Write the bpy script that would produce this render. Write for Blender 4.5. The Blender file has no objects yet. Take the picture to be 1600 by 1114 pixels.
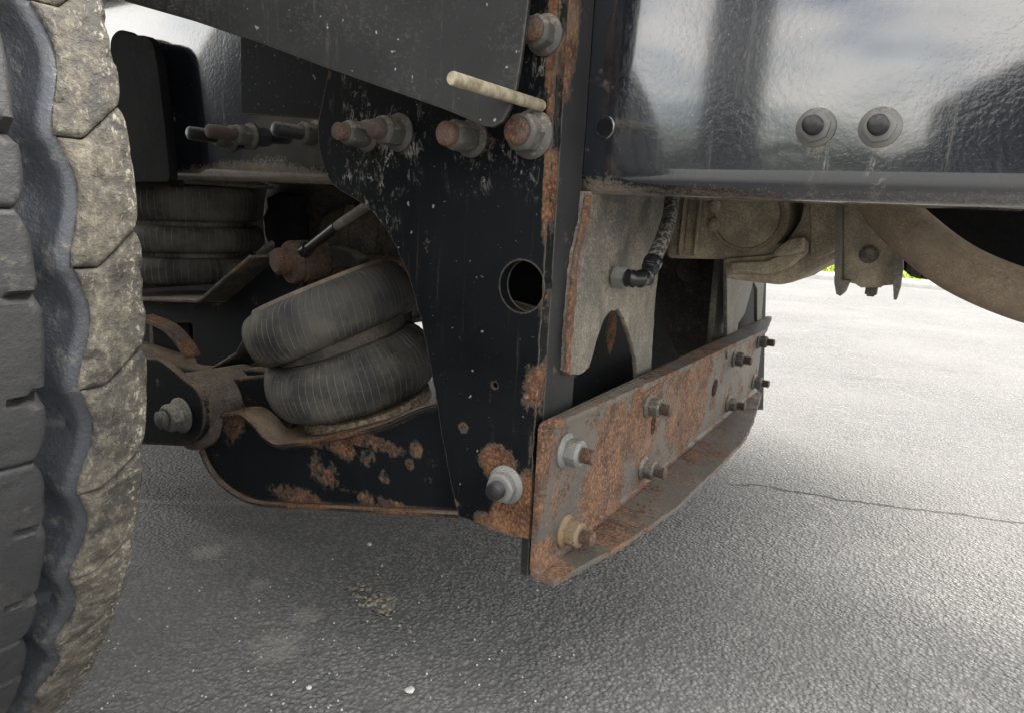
import bpy, bmesh, math, random
from mathutils import Vector, Matrix, noise as mnoise

random.seed(7)
scene = bpy.context.scene
COL = scene.collection

# ------------------------------------------------------------------ camera
H = 0.58                                    # camera height above the asphalt
FPX = 1050.0
_y = Vector((680, -195, FPX)).normalized()
_x = Vector((1713, 317, -FPX)); _x = (_x - _y * _x.dot(_y)).normalized()
_z = _x.cross(_y)
RM = Matrix((_x, _y, _z))                   # camera axes (right, down, forward) -> world
cam_data = bpy.data.cameras.new('camera')
cam = bpy.data.objects.new('camera', cam_data); COL.objects.link(cam)
cam_data.sensor_width = 36; cam_data.lens = FPX / 1600 * 36
cam_data.clip_start = 0.02; cam_data.clip_end = 800
r_, d_, f_ = RM.col[0], RM.col[1], RM.col[2]
cam.matrix_world = Matrix(((r_.x, -d_.x, -f_.x, 0), (r_.y, -d_.y, -f_.y, 0), (r_.z, -d_.z, -f_.z, H), (0, 0, 0, 1)))
scene.camera = cam

# ------------------------------------------------------------------ light
EL, AZ = math.radians(50), math.radians(48)  # sun beyond the truck, to the right
CLOUD = 9.6
world = bpy.data.worlds.new('World'); scene.world = world; world.use_nodes = True
wt = world.node_tree; wt.nodes.clear()
sky = wt.nodes.new('ShaderNodeTexSky'); sky.sky_type = 'NISHITA'; sky.sun_disc = False
sky.sun_elevation = EL; sky.sun_rotation = AZ; sky.air_density = 1.0; sky.dust_density = 3.0; sky.ozone_density = 1.0
bg = wt.nodes.new('ShaderNodeBackground'); bg.inputs[1].default_value = 0.15
wo = wt.nodes.new('ShaderNodeOutputWorld')
# broken white cloud over the blue
tcw = wt.nodes.new('ShaderNodeTexCoord'); mpw = wt.nodes.new('ShaderNodeMapping'); mpw.inputs['Scale'].default_value = (1, 1, 2.2)
nzw = wt.nodes.new('ShaderNodeTexNoise'); nzw.inputs['Scale'].default_value = 2.6; nzw.inputs['Detail'].default_value = 7; nzw.inputs['Roughness'].default_value = .6
mrw = wt.nodes.new('ShaderNodeMapRange'); mrw.interpolation_type = 'SMOOTHSTEP'; mrw.inputs[1].default_value = .36; mrw.inputs[2].default_value = .56
mxw = wt.nodes.new('ShaderNodeMix'); mxw.data_type = 'RGBA'; mxw.inputs[7].default_value = (CLOUD, CLOUD * .97, CLOUD * .92, 1)
wt.links.new(tcw.outputs['Generated'], mpw.inputs[0]); wt.links.new(mpw.outputs[0], nzw.inputs['Vector'])
wt.links.new(nzw.outputs[0], mrw.inputs[0]); wt.links.new(mrw.outputs[0], mxw.inputs[0]); wt.links.new(sky.outputs[0], mxw.inputs[6])
wt.links.new(mxw.outputs[2], bg.inputs[0]); wt.links.new(bg.outputs[0], wo.inputs[0])
sd = bpy.data.lights.new('sun', 'SUN'); sd.energy = 3.6; sd.angle = math.radians(24); sd.color = (1, .96, .9)
sun = bpy.data.objects.new('sun', sd); COL.objects.link(sun)
sdir = Vector((math.sin(AZ) * math.cos(EL), math.cos(AZ) * math.cos(EL), math.sin(EL)))
sun.rotation_euler = sdir.to_track_quat('Z', 'Y').to_euler()
scene.view_settings.view_transform = 'Standard'; scene.view_settings.look = 'None'
scene.view_settings.gamma = 1; scene.view_settings.exposure = 1.52
scene.view_settings.use_curve_mapping = False
scene.cycles.use_denoising = True
scene.cycles.max_bounces = 8

# ------------------------------------------------------------------ placing helpers
def U(px, py, ax, val):
    """point of the plane ax = val (metres, camera at x=y=0, z=0 meaning camera height) seen at a photo pixel"""
    r = RM @ Vector((px - 800, py - 557, FPX)); i = 'XYZ'.index(ax)
    p = r * (val / r[i]); p.z += H
    return p

def link(name, me, mat=None, parent=None):
    o = bpy.data.objects.new(name, me); COL.objects.link(o)
    if mat and not me.materials: me.materials.append(mat)
    if parent:
        o.parent = parent
        if parent.parent is None and parent.get('base'):
            o.location = -Vector(parent['base'])
    return o

def tag(o, label=None, cat=None, group=None, kind=None):
    if label: o['label'] = label
    if cat: o['category'] = cat
    if group: o['group'] = group
    if kind: o['kind'] = kind
    return o

def thing(name, base, label, cat, group=None):
    o = bpy.data.objects.new(name, None); COL.objects.link(o)
    o.location = base; o['base'] = tuple(base); o.empty_display_size = .05
    return tag(o, label, cat, group)

def smooth(me, deg=35):
    me.shade_smooth() if hasattr(me, 'shade_smooth') else None
    bm = bmesh.new(); bm.from_mesh(me)
    a = math.radians(deg)
    for e in bm.edges:
        e.smooth = not (len(e.link_faces) == 2 and e.calc_face_angle(0) > a)
    for f in bm.faces: f.smooth = True
    bm.to_mesh(me); bm.free(); return me

def bm_mesh(bm, name, sm=True, deg=35):
    bmesh.ops.recalc_face_normals(bm, faces=bm.faces[:])
    me = bpy.data.meshes.new(name); bm.to_mesh(me); bm.free()
    return smooth(me, deg) if sm else me

def plate(name, pts, t, ax, face, holes=(), bev=.0012, side=1, rough=0.0, rnd=0):
    """flat plate: 2D outline (u,v), holes, thickness t from plane ax=face towards side. returns mesh in world space"""
    def jag(ps):
        if not rough: return ps
        out = []
        for i, p in enumerate(ps):
            q = ps[(i + 1) % len(ps)]
            L = math.dist(p, q); n = max(1, int(L / .006))
            for k in range(n):
                a = k / n; x = p[0] + (q[0] - p[0]) * a; y = p[1] + (q[1] - p[1]) * a
                s = mnoise.noise(Vector((x * 90, y * 90, 3.1))) * rough + mnoise.noise(Vector((x * 300, y * 300, 7))) * rough * .5
                nx, ny = (q[1] - p[1]) / (L + 1e-9), -(q[0] - p[0]) / (L + 1e-9)
                out.append((x + nx * s, y + ny * s))
        return out
    cu = bpy.data.curves.new(name, 'CURVE'); cu.dimensions = '2D'; cu.fill_mode = 'BOTH'
    for loop in [jag(list(pts))] + list(holes):
        s = cu.splines.new('POLY'); s.points.add(len(loop) - 1)
        for k, p in enumerate(loop): s.points[k].co = (p[0], p[1], 0, 1)
        s.use_cyclic_u = True
    cu.extrude = max(t / 2 - bev, 1e-5); cu.bevel_depth = bev; cu.bevel_resolution = 1; cu.offset = -bev
    o = bpy.data.objects.new(name, cu)
    me = bpy.data.meshes.new_from_object(o)
    bpy.data.objects.remove(o); bpy.data.curves.remove(cu)
    c = face + side * t / 2
    for v in me.vertices:
        a, b, w = v.co
        v.co = {'Y': (a, c - w, b), 'X': (c + w, a, b), 'Z': (a, b, c + w)}[ax]
    return smooth(me, 40)

def P2(ax, val, *px):
    """outline pixels -> 2D plane coordinates"""
    out = []
    for p in px:
        q = U(p[0], p[1], ax, val)
        out.append({'Y': (q.x, q.z), 'X': (q.y, q.z), 'Z': (q.x, q.y)}[ax])
    return out

def round_poly(pts, r, n=5):
    out = []
    m = len(pts)
    for i in range(m):
        p = Vector(pts[i]); a = Vector(pts[i - 1]) - p; b = Vector(pts[(i + 1) % m]) - p
        d = min(r, a.length * .45, b.length * .45)
        A = p + a.normalized() * d; B = p + b.normalized() * d
        for k in range(n + 1):
            t = k / n
            out.append(tuple(A * (1 - t) ** 2 + p * 2 * t * (1 - t) + B * t * t))
    return out

def spline(pts, n=8, closed=False):
    out = []; m = len(pts); P = [Vector(p) for p in pts]
    rng = range(m if closed else m - 1)
    for i in rng:
        if closed: a, b, c, d = P[i - 1], P[i], P[(i + 1) % m], P[(i + 2) % m]
        else: a, b, c, d = P[max(i - 1, 0)], P[i], P[i + 1], P[min(i + 2, m - 1)]
        for k in range(n):
            t = k / n
            out.append(.5 * ((2 * b) + (c - a) * t + (2 * a - 5 * b + 4 * c - d) * t * t + (3 * b - a - 3 * c + d) * t ** 3))
    if not closed: out.append(P[-1])
    return out

def circle2(c, r, n=24, sy=1.0):
    return [(c[0] + r * math.cos(2 * math.pi * k / n), c[1] + r * sy * math.sin(2 * math.pi * k / n)) for k in range(n)]

def lathe(bm, prof, seg=32, M=Matrix(), fn=None, cap=True):
    """profile [(r,z)] turned about local z"""
    rings = []
    for (r, z) in prof:
        ring = []
        for k in range(seg):
            a = 2 * math.pi * k / seg
            rr = fn(r, z, a) if fn else r
            ring.append(bm.verts.new(M @ Vector((rr * math.cos(a), rr * math.sin(a), z))))
        rings.append(ring)
    for i in range(len(rings) - 1):
        for k in range(seg):
            bm.faces.new((rings[i][k], rings[i][(k + 1) % seg], rings[i + 1][(k + 1) % seg], rings[i + 1][k]))
    if cap:
        bm.faces.new(rings[0][::-1]); bm.faces.new(rings[-1])

def axis_matrix(p, d):
    q = Vector(d).normalized().to_track_quat('Z', 'Y').to_matrix().to_4x4()
    return Matrix.Translation(p) @ q

def cyl_mesh(name, p, d, prof, seg=32, fn=None, deg=35):
    bm = bmesh.new(); lathe(bm, prof, seg, axis_matrix(p, d), fn)
    return bm_mesh(bm, name, True, deg)

def tube_mesh(name, pts, rad, seg=16, n=8, fn=None):
    pts = [Vector(p) for p in pts]
    sp = spline(pts, n)
    rads = rad if callable(rad) else (lambda t: rad)
    bm = bmesh.new(); prev = None; up = Vector((0.2, .1, 1)).normalized()
    first = None
    for i, p in enumerate(sp):
        d = (sp[min(i + 1, len(sp) - 1)] - sp[max(i - 1, 0)]).normalized()
        s = d.cross(up).normalized(); u2 = s.cross(d).normalized(); up = u2
        t = i / (len(sp) - 1)
        ring = [bm.verts.new(p + (s * math.cos(2 * math.pi * k / seg) + u2 * math.sin(2 * math.pi * k / seg)) * rads(t)) for k in range(seg)]
        if prev:
            for k in range(seg): bm.faces.new((prev[k], prev[(k + 1) % seg], ring[(k + 1) % seg], ring[k]))
        else: first = ring
        prev = ring
    bm.faces.new(first[::-1]); bm.faces.new(prev)
    return bm_mesh(bm, name)

def box_mesh(name, a, b, bev=.002):
    bm = bmesh.new()
    bmesh.ops.create_cube(bm, size=1)
    for v in bm.verts:
        v.co = Vector([(a[i] + b[i]) / 2 + v.co[i] * abs(b[i] - a[i]) for i in range(3)])
    if bev: bmesh.ops.bevel(bm, geom=bm.edges[:], offset=bev, segments=2, affect='EDGES')
    return bm_mesh(bm, name)

def extrude_profile(name, prof, ax, a, b, nseg=1):
    """closed 2D profile swept along an axis from a to b"""
    bm = bmesh.new(); rings = []
    for k in range(nseg + 1):
        t = a + (b - a) * k / nseg
        rings.append([bm.verts.new((t, p[0], p[1]) if ax == 'X' else (p[0], t, p[1])) for p in prof])
    m = len(prof)
    for r1, r2 in zip(rings, rings[1:]):
        for k in range(m): bm.faces.new((r1[k], r1[(k + 1) % m], r2[(k + 1) % m], r2[k]))
    bm.faces.new(rings[0][::-1]); bm.faces.new(rings[-1])
    return bm_mesh(bm, name, True, 30)

# ------------------------------------------------------------------ materials
class NT:
    def __init__(s, name):
        s.m = bpy.data.materials.new(name); s.m.use_nodes = True; s.t = s.m.node_tree; s.t.nodes.clear()
        s.out = s.n('ShaderNodeOutputMaterial'); s.b = s.n('ShaderNodeBsdfPrincipled')
        s.l(s.b.outputs[0], s.out.inputs[0])
        g = s.n('ShaderNodeNewGeometry'); s.P = g.outputs['Position']; s.N = g.outputs['Normal']
    def n(s, t): return s.t.nodes.new(t)
    def l(s, a, b): s.t.links.new(a, b)
    def put(s, sock, v):
        if isinstance(v, bpy.types.NodeSocket): s.l(v, sock)
        elif isinstance(v, (tuple, list)): sock.default_value = (*v, 1) if len(v) == 3 and len(sock.default_value) == 4 else v
        else: sock.default_value = v
    def math(s, op, a, b=0., c=0., clamp=False):
        n = s.n('ShaderNodeMath'); n.operation = op; n.use_clamp = clamp
        s.put(n.inputs[0], a); s.put(n.inputs[1], b)
        if op in ('MULTIPLY_ADD', 'SMOOTH_MAX', 'WRAP'): s.put(n.inputs[2], c)
        return n.outputs[0]
    def vmath(s, op, a, b=(0, 0, 0)):
        n = s.n('ShaderNodeVectorMath'); n.operation = op
        s.put(n.inputs[0], a)
        if op == 'SCALE': s.put(n.inputs['Scale'], b)
        else: s.put(n.inputs[1], b)
        return n.outputs[1] if op in ('DOT_PRODUCT', 'DISTANCE', 'LENGTH') else n.outputs[0]
    def noise(s, scale, detail=4, rough=.55, vec=None, dist=0.):
        n = s.n('ShaderNodeTexNoise'); n.inputs['Scale'].default_value = scale
        n.inputs['Detail'].default_value = detail; n.inputs['Roughness'].default_value = rough
        n.inputs['Distortion'].default_value = dist
        s.l(vec if vec is not None else s.P, n.inputs['Vector']); return n.outputs[0]
    def voro(s, scale, vec=None, feat='F1', out=0):
        n = s.n('ShaderNodeTexVoronoi'); n.feature = feat; n.inputs['Scale'].default_value = scale
        s.l(vec if vec is not None else s.P, n.inputs['Vector']); return n.outputs[out]
    def step(s, v, lo, hi, a=0., b=1.):
        n = s.n('ShaderNodeMapRange'); n.interpolation_type = 'SMOOTHSTEP'
        s.put(n.inputs[0], v); s.put(n.inputs[1], lo); s.put(n.inputs[2], hi); s.put(n.inputs[3], a); s.put(n.inputs[4], b)
        return n.outputs[0]
    def mix(s, f, a, b):
        n = s.n('ShaderNodeMix'); n.data_type = 'RGBA'
        s.put(n.inputs[0], f); s.put(n.inputs[6], a); s.put(n.inputs[7], b); return n.outputs[2]
    def scalev(s, v): return s.vmath('MULTIPLY', s.P, v)
    def sep(s, v=None):
        n = s.n('ShaderNodeSeparateXYZ'); s.l(v if v is not None else s.P, n.inputs[0]); return n.outputs
    def mx(s, a, b): return s.math('MAXIMUM', a, b)
    def mul(s, a, b): return s.math('MULTIPLY', a, b)
    def add(s, a, b): return s.math('ADD', a, b)
    def bump(s, h, dist, strength=1.0, prev=None):
        n = s.n('ShaderNodeBump'); n.inputs['Strength'].default_value = strength; s.put(n.inputs['Distance'], dist)
        s.put(n.inputs['Height'], h)
        if prev is not None: s.l(prev, n.inputs['Normal'])
        return n.outputs[0]
    def finish(s, col, rough, normal=None, metal=0., spec=.5, coat=0.):
        s.put(s.b.inputs['Base Color'], col); s.put(s.b.inputs['Roughness'], rough); s.put(s.b.inputs['Metallic'], metal)
        s.put(s.b.inputs['Specular IOR Level'], spec); s.put(s.b.inputs['Coat Weight'], coat)
        s.b.inputs['Coat Roughness'].default_value = .07; s.b.inputs['Coat IOR'].default_value = 1.9
        if normal is not None: s.l(normal, s.b.inputs['Normal'])
        return s.m

DUST = (.23, .19, .14)
def edge_mask(s, width=.004, k=6.):
    b = s.n('ShaderNodeBevel'); b.samples = 4; b.inputs[0].default_value = width
    d = s.vmath('DOT_PRODUCT', b.outputs[0], s.N)
    return s.math('MULTIPLY', s.math('SUBTRACT', 1., d), k, clamp=True)

def steel(name, paint=(.010, .013, .018), rough=.35, spec=.5, coat=0., dust=.2, dustcol=DUST, dscale=9, up=.5,
          rust=0., rscale=18, edge=0., ewidth=.004, spots=(), dspots=(), streak=.0, speck=.3, rustlight=.5, peel=0., peelscale=140,
          metal=0., low=None, bumpk=1., scratch=.0, darks=.25, wspots=(), spatter=0., edgedust=0.):
    s = NT(name)
    nf = s.noise(rscale * 7, 6, .65); nl = s.noise(rscale, 5, .6)
    ncomb = s.add(s.mul(nl, .6), s.mul(nf, .4))          # ~.5 mean
    infl = None
    def blob(sp):
        q = s.vmath('SUBTRACT', s.P, tuple(sp[0]))
        if len(sp) > 2: q = s.vmath('MULTIPLY', q, sp[2])
        return s.math('SUBTRACT', 1., s.math('DIVIDE', s.vmath('LENGTH', q), sp[1]), clamp=True)
    for sp in spots:
        d = s.math('MULTIPLY', blob(sp), 2.2, clamp=True)
        if len(sp) > 3: d = s.mul(d, sp[3])
        infl = d if infl is None else s.mx(infl, d)
    val = ncomb
    base = s.add(val, rust)
    if infl is not None: base = s.add(base, s.mul(infl, .19))
    if edge: base = s.add(base, s.mul(edge_mask(s, ewidth), edge))
    rmask = s.step(base, .655, .70); rmask = s.mx(rmask, s.mul(s.step(s.add(base, s.mul(s.math('SUBTRACT', s.noise(330, 3, .6), .5), .5)), .70, .76), .8))
    rfine = s.noise(260, 5, .7); rmid = s.noise(45, 4, .6)
    rc = s.mix(s.step(s.add(s.mul(rmid, .5), s.mul(rfine, .5)), .38, .62), (.062, .033, .022), (.195, .098, .052))
    rc = s.mix(s.mul(s.step(rfine, .5, .72), rustlight), rc, (.36, .23, .15))
    rc = s.mix(s.mul(s.step(rfine, .5, .30), .55), rc, (.055, .028, .020))
    rc = s.mix(s.mul(s.step(s.noise(17, 5, .65), .50, .66), .55), rc, (.175, .135, .09))
    rc = s.mix(s.mul(s.step(s.noise(23, 6, .7), .47, .34), .6), rc, (.060, .042, .034))
    # dust: cloudy, gritty, with fine grain
    nd = s.noise(dscale, 8, .68); ndf = s.noise(240, 4, .75); grain = s.noise(620, 2, .6)
    x, y, z = s.sep(s.N)
    dm = s.add(s.math('SUBTRACT', s.add(s.mul(nd, .9), s.mul(ndf, .75)), .97), dust)
    dm = s.add(dm, s.mul(s.math('SUBTRACT', grain, .5), .35))
    dm = s.add(dm, s.mul(s.math('MAXIMUM', z, 0.), up))
    if low is not None:
        pz = s.sep()[2]
        dm = s.add(dm, s.step(s.add(pz, s.mul(s.math('SUBTRACT', nd, .5), .05)), low[0], low[1], low[2], 0.))
    for sp in dspots: dm = s.add(dm, s.mul(blob(sp), sp[3] if len(sp) > 3 else .6))
    dm = s.step(dm, .02, .52)
    if streak:
        st = s.noise(1, 6, .75, s.scalev((110, 110, 7)))
        dm = s.mx(dm, s.mul(s.step(st, .56, .74), streak))
    if speck:
        sk = s.step(s.noise(150, 3, .6), .74, .80); sk2 = s.step(s.noise(460, 2, .5), .72, .80)
        dm = s.mx(dm, s.mul(s.mx(sk, s.mul(sk2, .8)), speck))
    if scratch:
        sc_ = s.noise(1, 3, .5, s.scalev((30, 8, 400)), 1.5)
        dm = s.mx(dm, s.mul(s.step(sc_, .68, .74), scratch))
    pv = s.mix(s.step(s.noise(6, 5, .6), .3, .7), paint, tuple(c * 1.7 + .002 for c in paint))
    dv = s.mix(s.step(s.noise(dscale * 3.1, 7, .7), .34, .66), tuple(c * .60 for c in dustcol), tuple(min(1, c * 1.12) for c in dustcol))
    dv = s.mix(s.mul(s.step(grain, .45, .75), .55), dv, tuple(min(1, c * 1.45) for c in dustcol))
    dv = s.mix(s.mul(s.step(grain, .50, .28), .55), dv, tuple(c * .38 for c in dustcol))
    dkv = s.noise(1, 6, .72, s.scalev((34, 34, 9)))
    dv = s.mix(s.mul(s.step(dkv, .50, .70), darks), dv, tuple(c * .28 for c in dustcol))
    col = s.mix(dm, pv, dv)
    if spatter:
        sv = s.noise(120, 2, .45); sv2 = s.noise(260, 3, .6)
        col = s.mix(s.mul(s.mx(s.step(sv, .715, .75), s.step(sv2, .71, .76, 0., .7)), spatter), col, (.34, .33, .31))
    if edgedust:
        col = s.mix(s.mul(s.step(s.add(edge_mask(s, .0022, 8.), s.mul(s.math('SUBTRACT', ndf, .5), 1.2)), .35, .8), edgedust), col, (.24, .225, .20))
    for sp in wspots:
        # pale road salt run-off: thin branching lines hanging from the fasteners
        vn = s.math('ABSOLUTE', s.math('SUBTRACT', s.noise(1, 5, .65, s.scalev((90, 90, 30)), .8), .5))
        wm = s.mul(s.mul(s.step(vn, .040, .0), s.step(s.noise(42, 5, .7), .46, .68)), s.math('MULTIPLY', blob(sp), sp[3] * 1.6, clamp=True))
        wm = s.mx(wm, s.mul(s.step(s.add(s.noise(200, 4, .7), s.mul(blob(sp), .10)), .66, .76), .35 * min(1, sp[3])))
        col = s.mix(s.mul(wm, .8), col, (.34, .33, .31))
    # halo round rust
    halo = s.mul(s.step(base, .58, .68), .5); col = s.mix(halo, col, (.16, .13, .10))
    col = s.mix(rmask, col, rc)
    rr = s.mix(dm, (rough,) * 3, (.85,) * 3); rr = s.mix(rmask, rr, (.9,) * 3)
    h = s.add(s.mul(rmask, .5), s.mul(rfine, s.add(s.mul(rmask, .7), .10))); h = s.add(h, s.mul(s.mul(ndf, dm), .35))
    nrm = s.bump(h, .0012 * bumpk, .8)
    if peel: nrm = s.bump(s.noise(peelscale, 2, .5), peel, 1., nrm)
    return s.finish(col, rr, nrm, metal=metal, spec=spec, coat=coat)

def rubber(name, col=(.030, .030, .031), dirt=.3, dirtcol=(.20, .17, .12), scale=22, rough=.62, chip=0):
    s = NT(name)
    n1 = s.noise(scale, 7, .68); n2 = s.noise(110, 5, .7)
    d = s.step(s.add(s.add(s.mul(n1, .62), s.mul(n2, .5)), dirt - .62), .0, .32)
    dc = s.mix(s.step(s.noise(60, 4, .6), .3, .7), tuple(c * .55 for c in dirtcol), dirtcol)
    c = s.mix(d, s.mix(n1, tuple(v * .7 for v in col), tuple(v * 1.6 for v in col)), dc)
    if chip:
        yy = s.sep()[1]; wear = s.step(yy, YT_WEAR - .020, YT_WEAR, .25, 1.)
        ch = s.noise(1, 5, .75, s.vmath('MULTIPLY', s.vmath('ADD', s.P, (0, 0, 0)), (330, 330, 190)), .5)
        c = s.mix(s.mul(s.step(ch, .53, .60), s.mul(s.step(n2, .38, .56), wear)), c, (.40, .375, .31))
        c = s.mix(s.mul(s.step(ch, .44, .36), .6), c, (.045, .040, .032))
    nrm = s.bump(s.add(n2, s.mul(d, .6)), .0016 if chip else .0009, .9); nrm = s.bump(s.noise(420, 3, .6), .0005, .8, nrm)
    return s.finish(c, s.mix(d, (rough,) * 3, (.9,) * 3), nrm, spec=.45)

def simple(name, col, col2, scale=40, rough=.6, metal=0., bump=.0006, bscale=150, spec=.5):
    s = NT(name); n1 = s.noise(scale, 6, .65); n2 = s.noise(bscale, 4, .65)
    c = s.mix(s.step(s.add(s.mul(n1, .6), s.mul(n2, .4)), .38, .62), col, col2)
    return s.finish(c, rough, s.bump(n2, bump, 1.), metal=metal, spec=spec)

def UP(px, py, ax, val): return tuple(U(px, py, ax, val))

M_asphalt = None; YT_WEAR = .231
def mat_ground():
    s = NT('asphalt')
    x, y, z = s.sep()
    v = s.voro(165); v2 = s.voro(70); vc = s.voro(165, out=1)
    n1 = s.noise(1.1, 6, .65); n2 = s.noise(9, 6, .7); n3 = s.noise(320, 3, .7)
    cell = s.sep(vc)[0]
    stone = s.mix(s.step(cell, .15, .95), (.12, .12, .12), (.25, .246, .238))
    c = s.mix(s.step(v, .34, .66), stone, s.mix(s.step(n1, .35, .65), (.085, .085, .085), (.03, .03, .032)))  # gaps between stones coloured dark to strengthen their crevice shade
    c = s.mix(s.mul(s.step(n3, .62, .74), .35), c, (.26, .255, .24))
    c = s.mix(s.mul(s.step(cell, .95, .97), .6), c, (.30, .29, .27))
    fine = s.mix(s.step(n1, .3, .7), (.135, .135, .134), (.20, .198, .19))
    c = s.mix(.5, c, fine)
    # pale dried-on dust veins and blotches
    vein = s.math('ABSOLUTE', s.math('SUBTRACT', s.noise(3.2, 6, .62, dist=.6), .5))
    c = s.mix(s.mul(s.mul(s.step(vein, .012, .0), s.step(n2, .46, .64)), .45), c, (.30, .29, .27))
    c = s.mix(s.mul(s.step(n2, .60, .85), .15), c, (.26, .255, .24))
    for (p, r, k) in GSPOTS:
        q = s.vmath('MULTIPLY', s.vmath('SUBTRACT', s.P, p), (1, 1.0, 0))
        d = s.math('SUBTRACT', 1., s.math('DIVIDE', s.vmath('LENGTH', q), r), clamp=True)
        c = s.mix(s.mul(s.step(s.add(d, s.math('SUBTRACT', s.noise(80, 7, .8), .5)), .55, .85), k), c, (.36, .34, .29))
    # straight joint line left, crack right
    def line(a, b, w, amp, lo, hi, sc=14):
        m_ = (b[1] - a[1]) / (b[0] - a[0]); c0 = a[1] - m_ * a[0]
        e = s.math('SUBTRACT', s.math('SUBTRACT', y, s.mul(x, m_)), c0)
        e = s.add(e, s.mul(s.math('SUBTRACT', s.noise(sc, 6, .7), .5), amp))
        e = s.math('ABSOLUTE', e)
        g = s.mul(s.step(x, lo, lo + .05), s.step(x, hi, hi - .05))
        return s.mul(s.step(e, w, w * .25), g)
    a, b = U(1125, 752, 'Z', -H), U(1560, 812, 'Z', -H)
    ck = line(a, b, .006, .10, a.x, b.x + .4, 6)
    a2, b2 = U(240, 783, 'Z', -H), U(700, 792, 'Z', -H)
    pale = line(a2, b2, .016, .03, a2.x - .6, b2.x + .2)
    c = s.mix(s.mul(pale, .42), c, (.33, .32, .29))
    c = s.mix(s.mul(ck, .85), c, (.03, .024, .02))
    h = s.add(s.add(s.mul(s.step(v, .0, .9), -.8), s.mul(v2, -.45)), s.mul(n3, .45))
    h = s.add(h, s.mul(ck, -2.0))
    nrm = s.bump(h, s.step(n1, .35, .65, .0018, .0040), 1.)
    nrm = s.bump(s.noise(28, 3, .6), .004, .6, nrm)
    big = s.noise(.8, 5, .6, dist=.4)
    c = s.mix(s.mul(s.step(big, .42, .66), .45), c, (.19, .187, .177)); c = s.mix(s.mul(s.step(s.noise(2.3, 6, .7), .56, .72), .35), c, (.075, .075, .076))
    return s.finish(c, .88, nrm, spec=.25)
GSPOTS = [(UP(325, 862, 'Z', -H), .075, .9), (UP(405, 912, 'Z', -H), .05, .5), (UP(480, 960, 'Z', -H), .06, .4),
          (UP(600, 940, 'Z', -H), .06, .55), (UP(430, 1010, 'Z', -H), .1, .4)]
M_asphalt = mat_ground()
M_grass = simple('grass', (.10, .16, .012), (.22, .30, .02), 3, .9)
M_grass_blade = simple('grass_blade', (.16, .26, .02), (.28, .36, .03), 3, .8)
M_kerb = simple('kerb_concrete', (.45, .43, .40), (.55, .54, .50), 10, .9)
YP, YR, XW = .50, .56, -.272           # bracket face, rail web face, cross member web
M_rail = steel('rail_paint', paint=(.005, .0065, .010), rough=.17, spec=.7, coat=1.0, dust=-.18, dscale=5, up=.2, speck=.45, streak=.20, wspots=[(UP(1278, 235, 'Y', YR), .03, (2.5, 1, .8), .9), (UP(1378, 235, 'Y', YR), .03, (2.5, 1, .8), .9)],
               peel=.00022, peelscale=240, darks=.5, low=(H + .010, H + .046, .62), bumpk=.3,
               dspots=[(UP(945, 200, 'Y', YR), .05, (1, 1, 1), .40), (UP(1278, 192, 'Y', YR), .028, (1, 1, 1), .7), (UP(1378, 190, 'Y', YR), .028, (1, 1, 1), .7),
                       (UP(1278, 225, 'Y', YR), .045, (5, 1, 1), .35), (UP(1378, 225, 'Y', YR), .045, (5, 1, 1), .35),
                       (UP(930, 300, 'Y', YR), .045, (1, 1, 1.5), .3), (UP(400, 270, 'Y', YR), .11, (.5, 1, 2.8), .7)])
M_bracket = steel('bracket_paint', edgedust=.6, rough=.55, paint=(.0030, .0038, .0045), spec=.10, dust=-.11, up=.2, spatter=.55, darks=.4, edge=.12, ewidth=.003, rust=-.035, speck=.42, streak=.16, rscale=30,
                  spots=[(UP(778, 724, 'Y', YP), .026, (1, 1, 1), 1.7), (UP(802, 806, 'Y', YP), .040, (1.2, 1, 1), 1.9), (UP(824, 772, 'Y', YP), .030, (1.6, 1, 1), 1.6), (UP(825, 830, 'Y', YP), .022), (UP(760, 822, 'Y', YP), .02),
                         (UP(755, 222, 'Y', YP), .017), (UP(786, 170, 'Y', YP), .012), (UP(724, 668, 'Y', YP), .009), (UP(773, 602, 'Y', YP), .006),
                         (UP(512, 118, 'Y', YP), .007), (UP(815, 448, 'Y', YP), .026, (.98, 1, 1)), (UP(868, 140, 'Y', YP + .008), .020, (5, 1.0, .13), 2.2), (UP(862, 290, 'Y', YP + .008), .018, (5, 1.0, .25), 2.0), (UP(868, 20, 'Y', YP + .008), .018, (5, 1.0, .2), 2.0), (UP(850, 470, 'Y', YP + .008), .012, (4, 1, .25), 1.6), (UP(836, 690, 'Y', YP + .008), .012, (4, 1, .3), 1.5),
                         (UP(852, 480, 'Y', YP + .01), .014, (1, 1, .5)), (UP(885, 40, 'X', -.284), .03, (1, 1, .5)), (UP(840, 600, 'Y', YP + .01), .02, (1, 1, .4)),
                         (UP(710, 790, 'Y', YP), .012)],
                  dspots=[(UP(590, 205, 'Y', YP), .05, (1, 1, 1), .35), (UP(822, 205, 'Y', YP), .03, (1, 1, 1), .3)],
                  wspots=[(UP(560, 250, 'Y', YP), .075, (1.6, 1, .6), 1.0), (UP(630, 215, 'Y', YP), .04, (1, 1, .7), 1.3), (UP(735, 240, 'Y', YP), .035, (1, 1, .7), 1.0),
                          (UP(825, 230, 'Y', YP), .035, (1, 1, .7), 1.0), (UP(845, 75, 'Y', YP), .03, (1, 1, .7), 1.0), (UP(600, 320, 'Y', YP), .05, (2, 1, .7), .9), (UP(550, 150, 'Y', YP), .05, (1.5, 1, .6), .8)])
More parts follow.
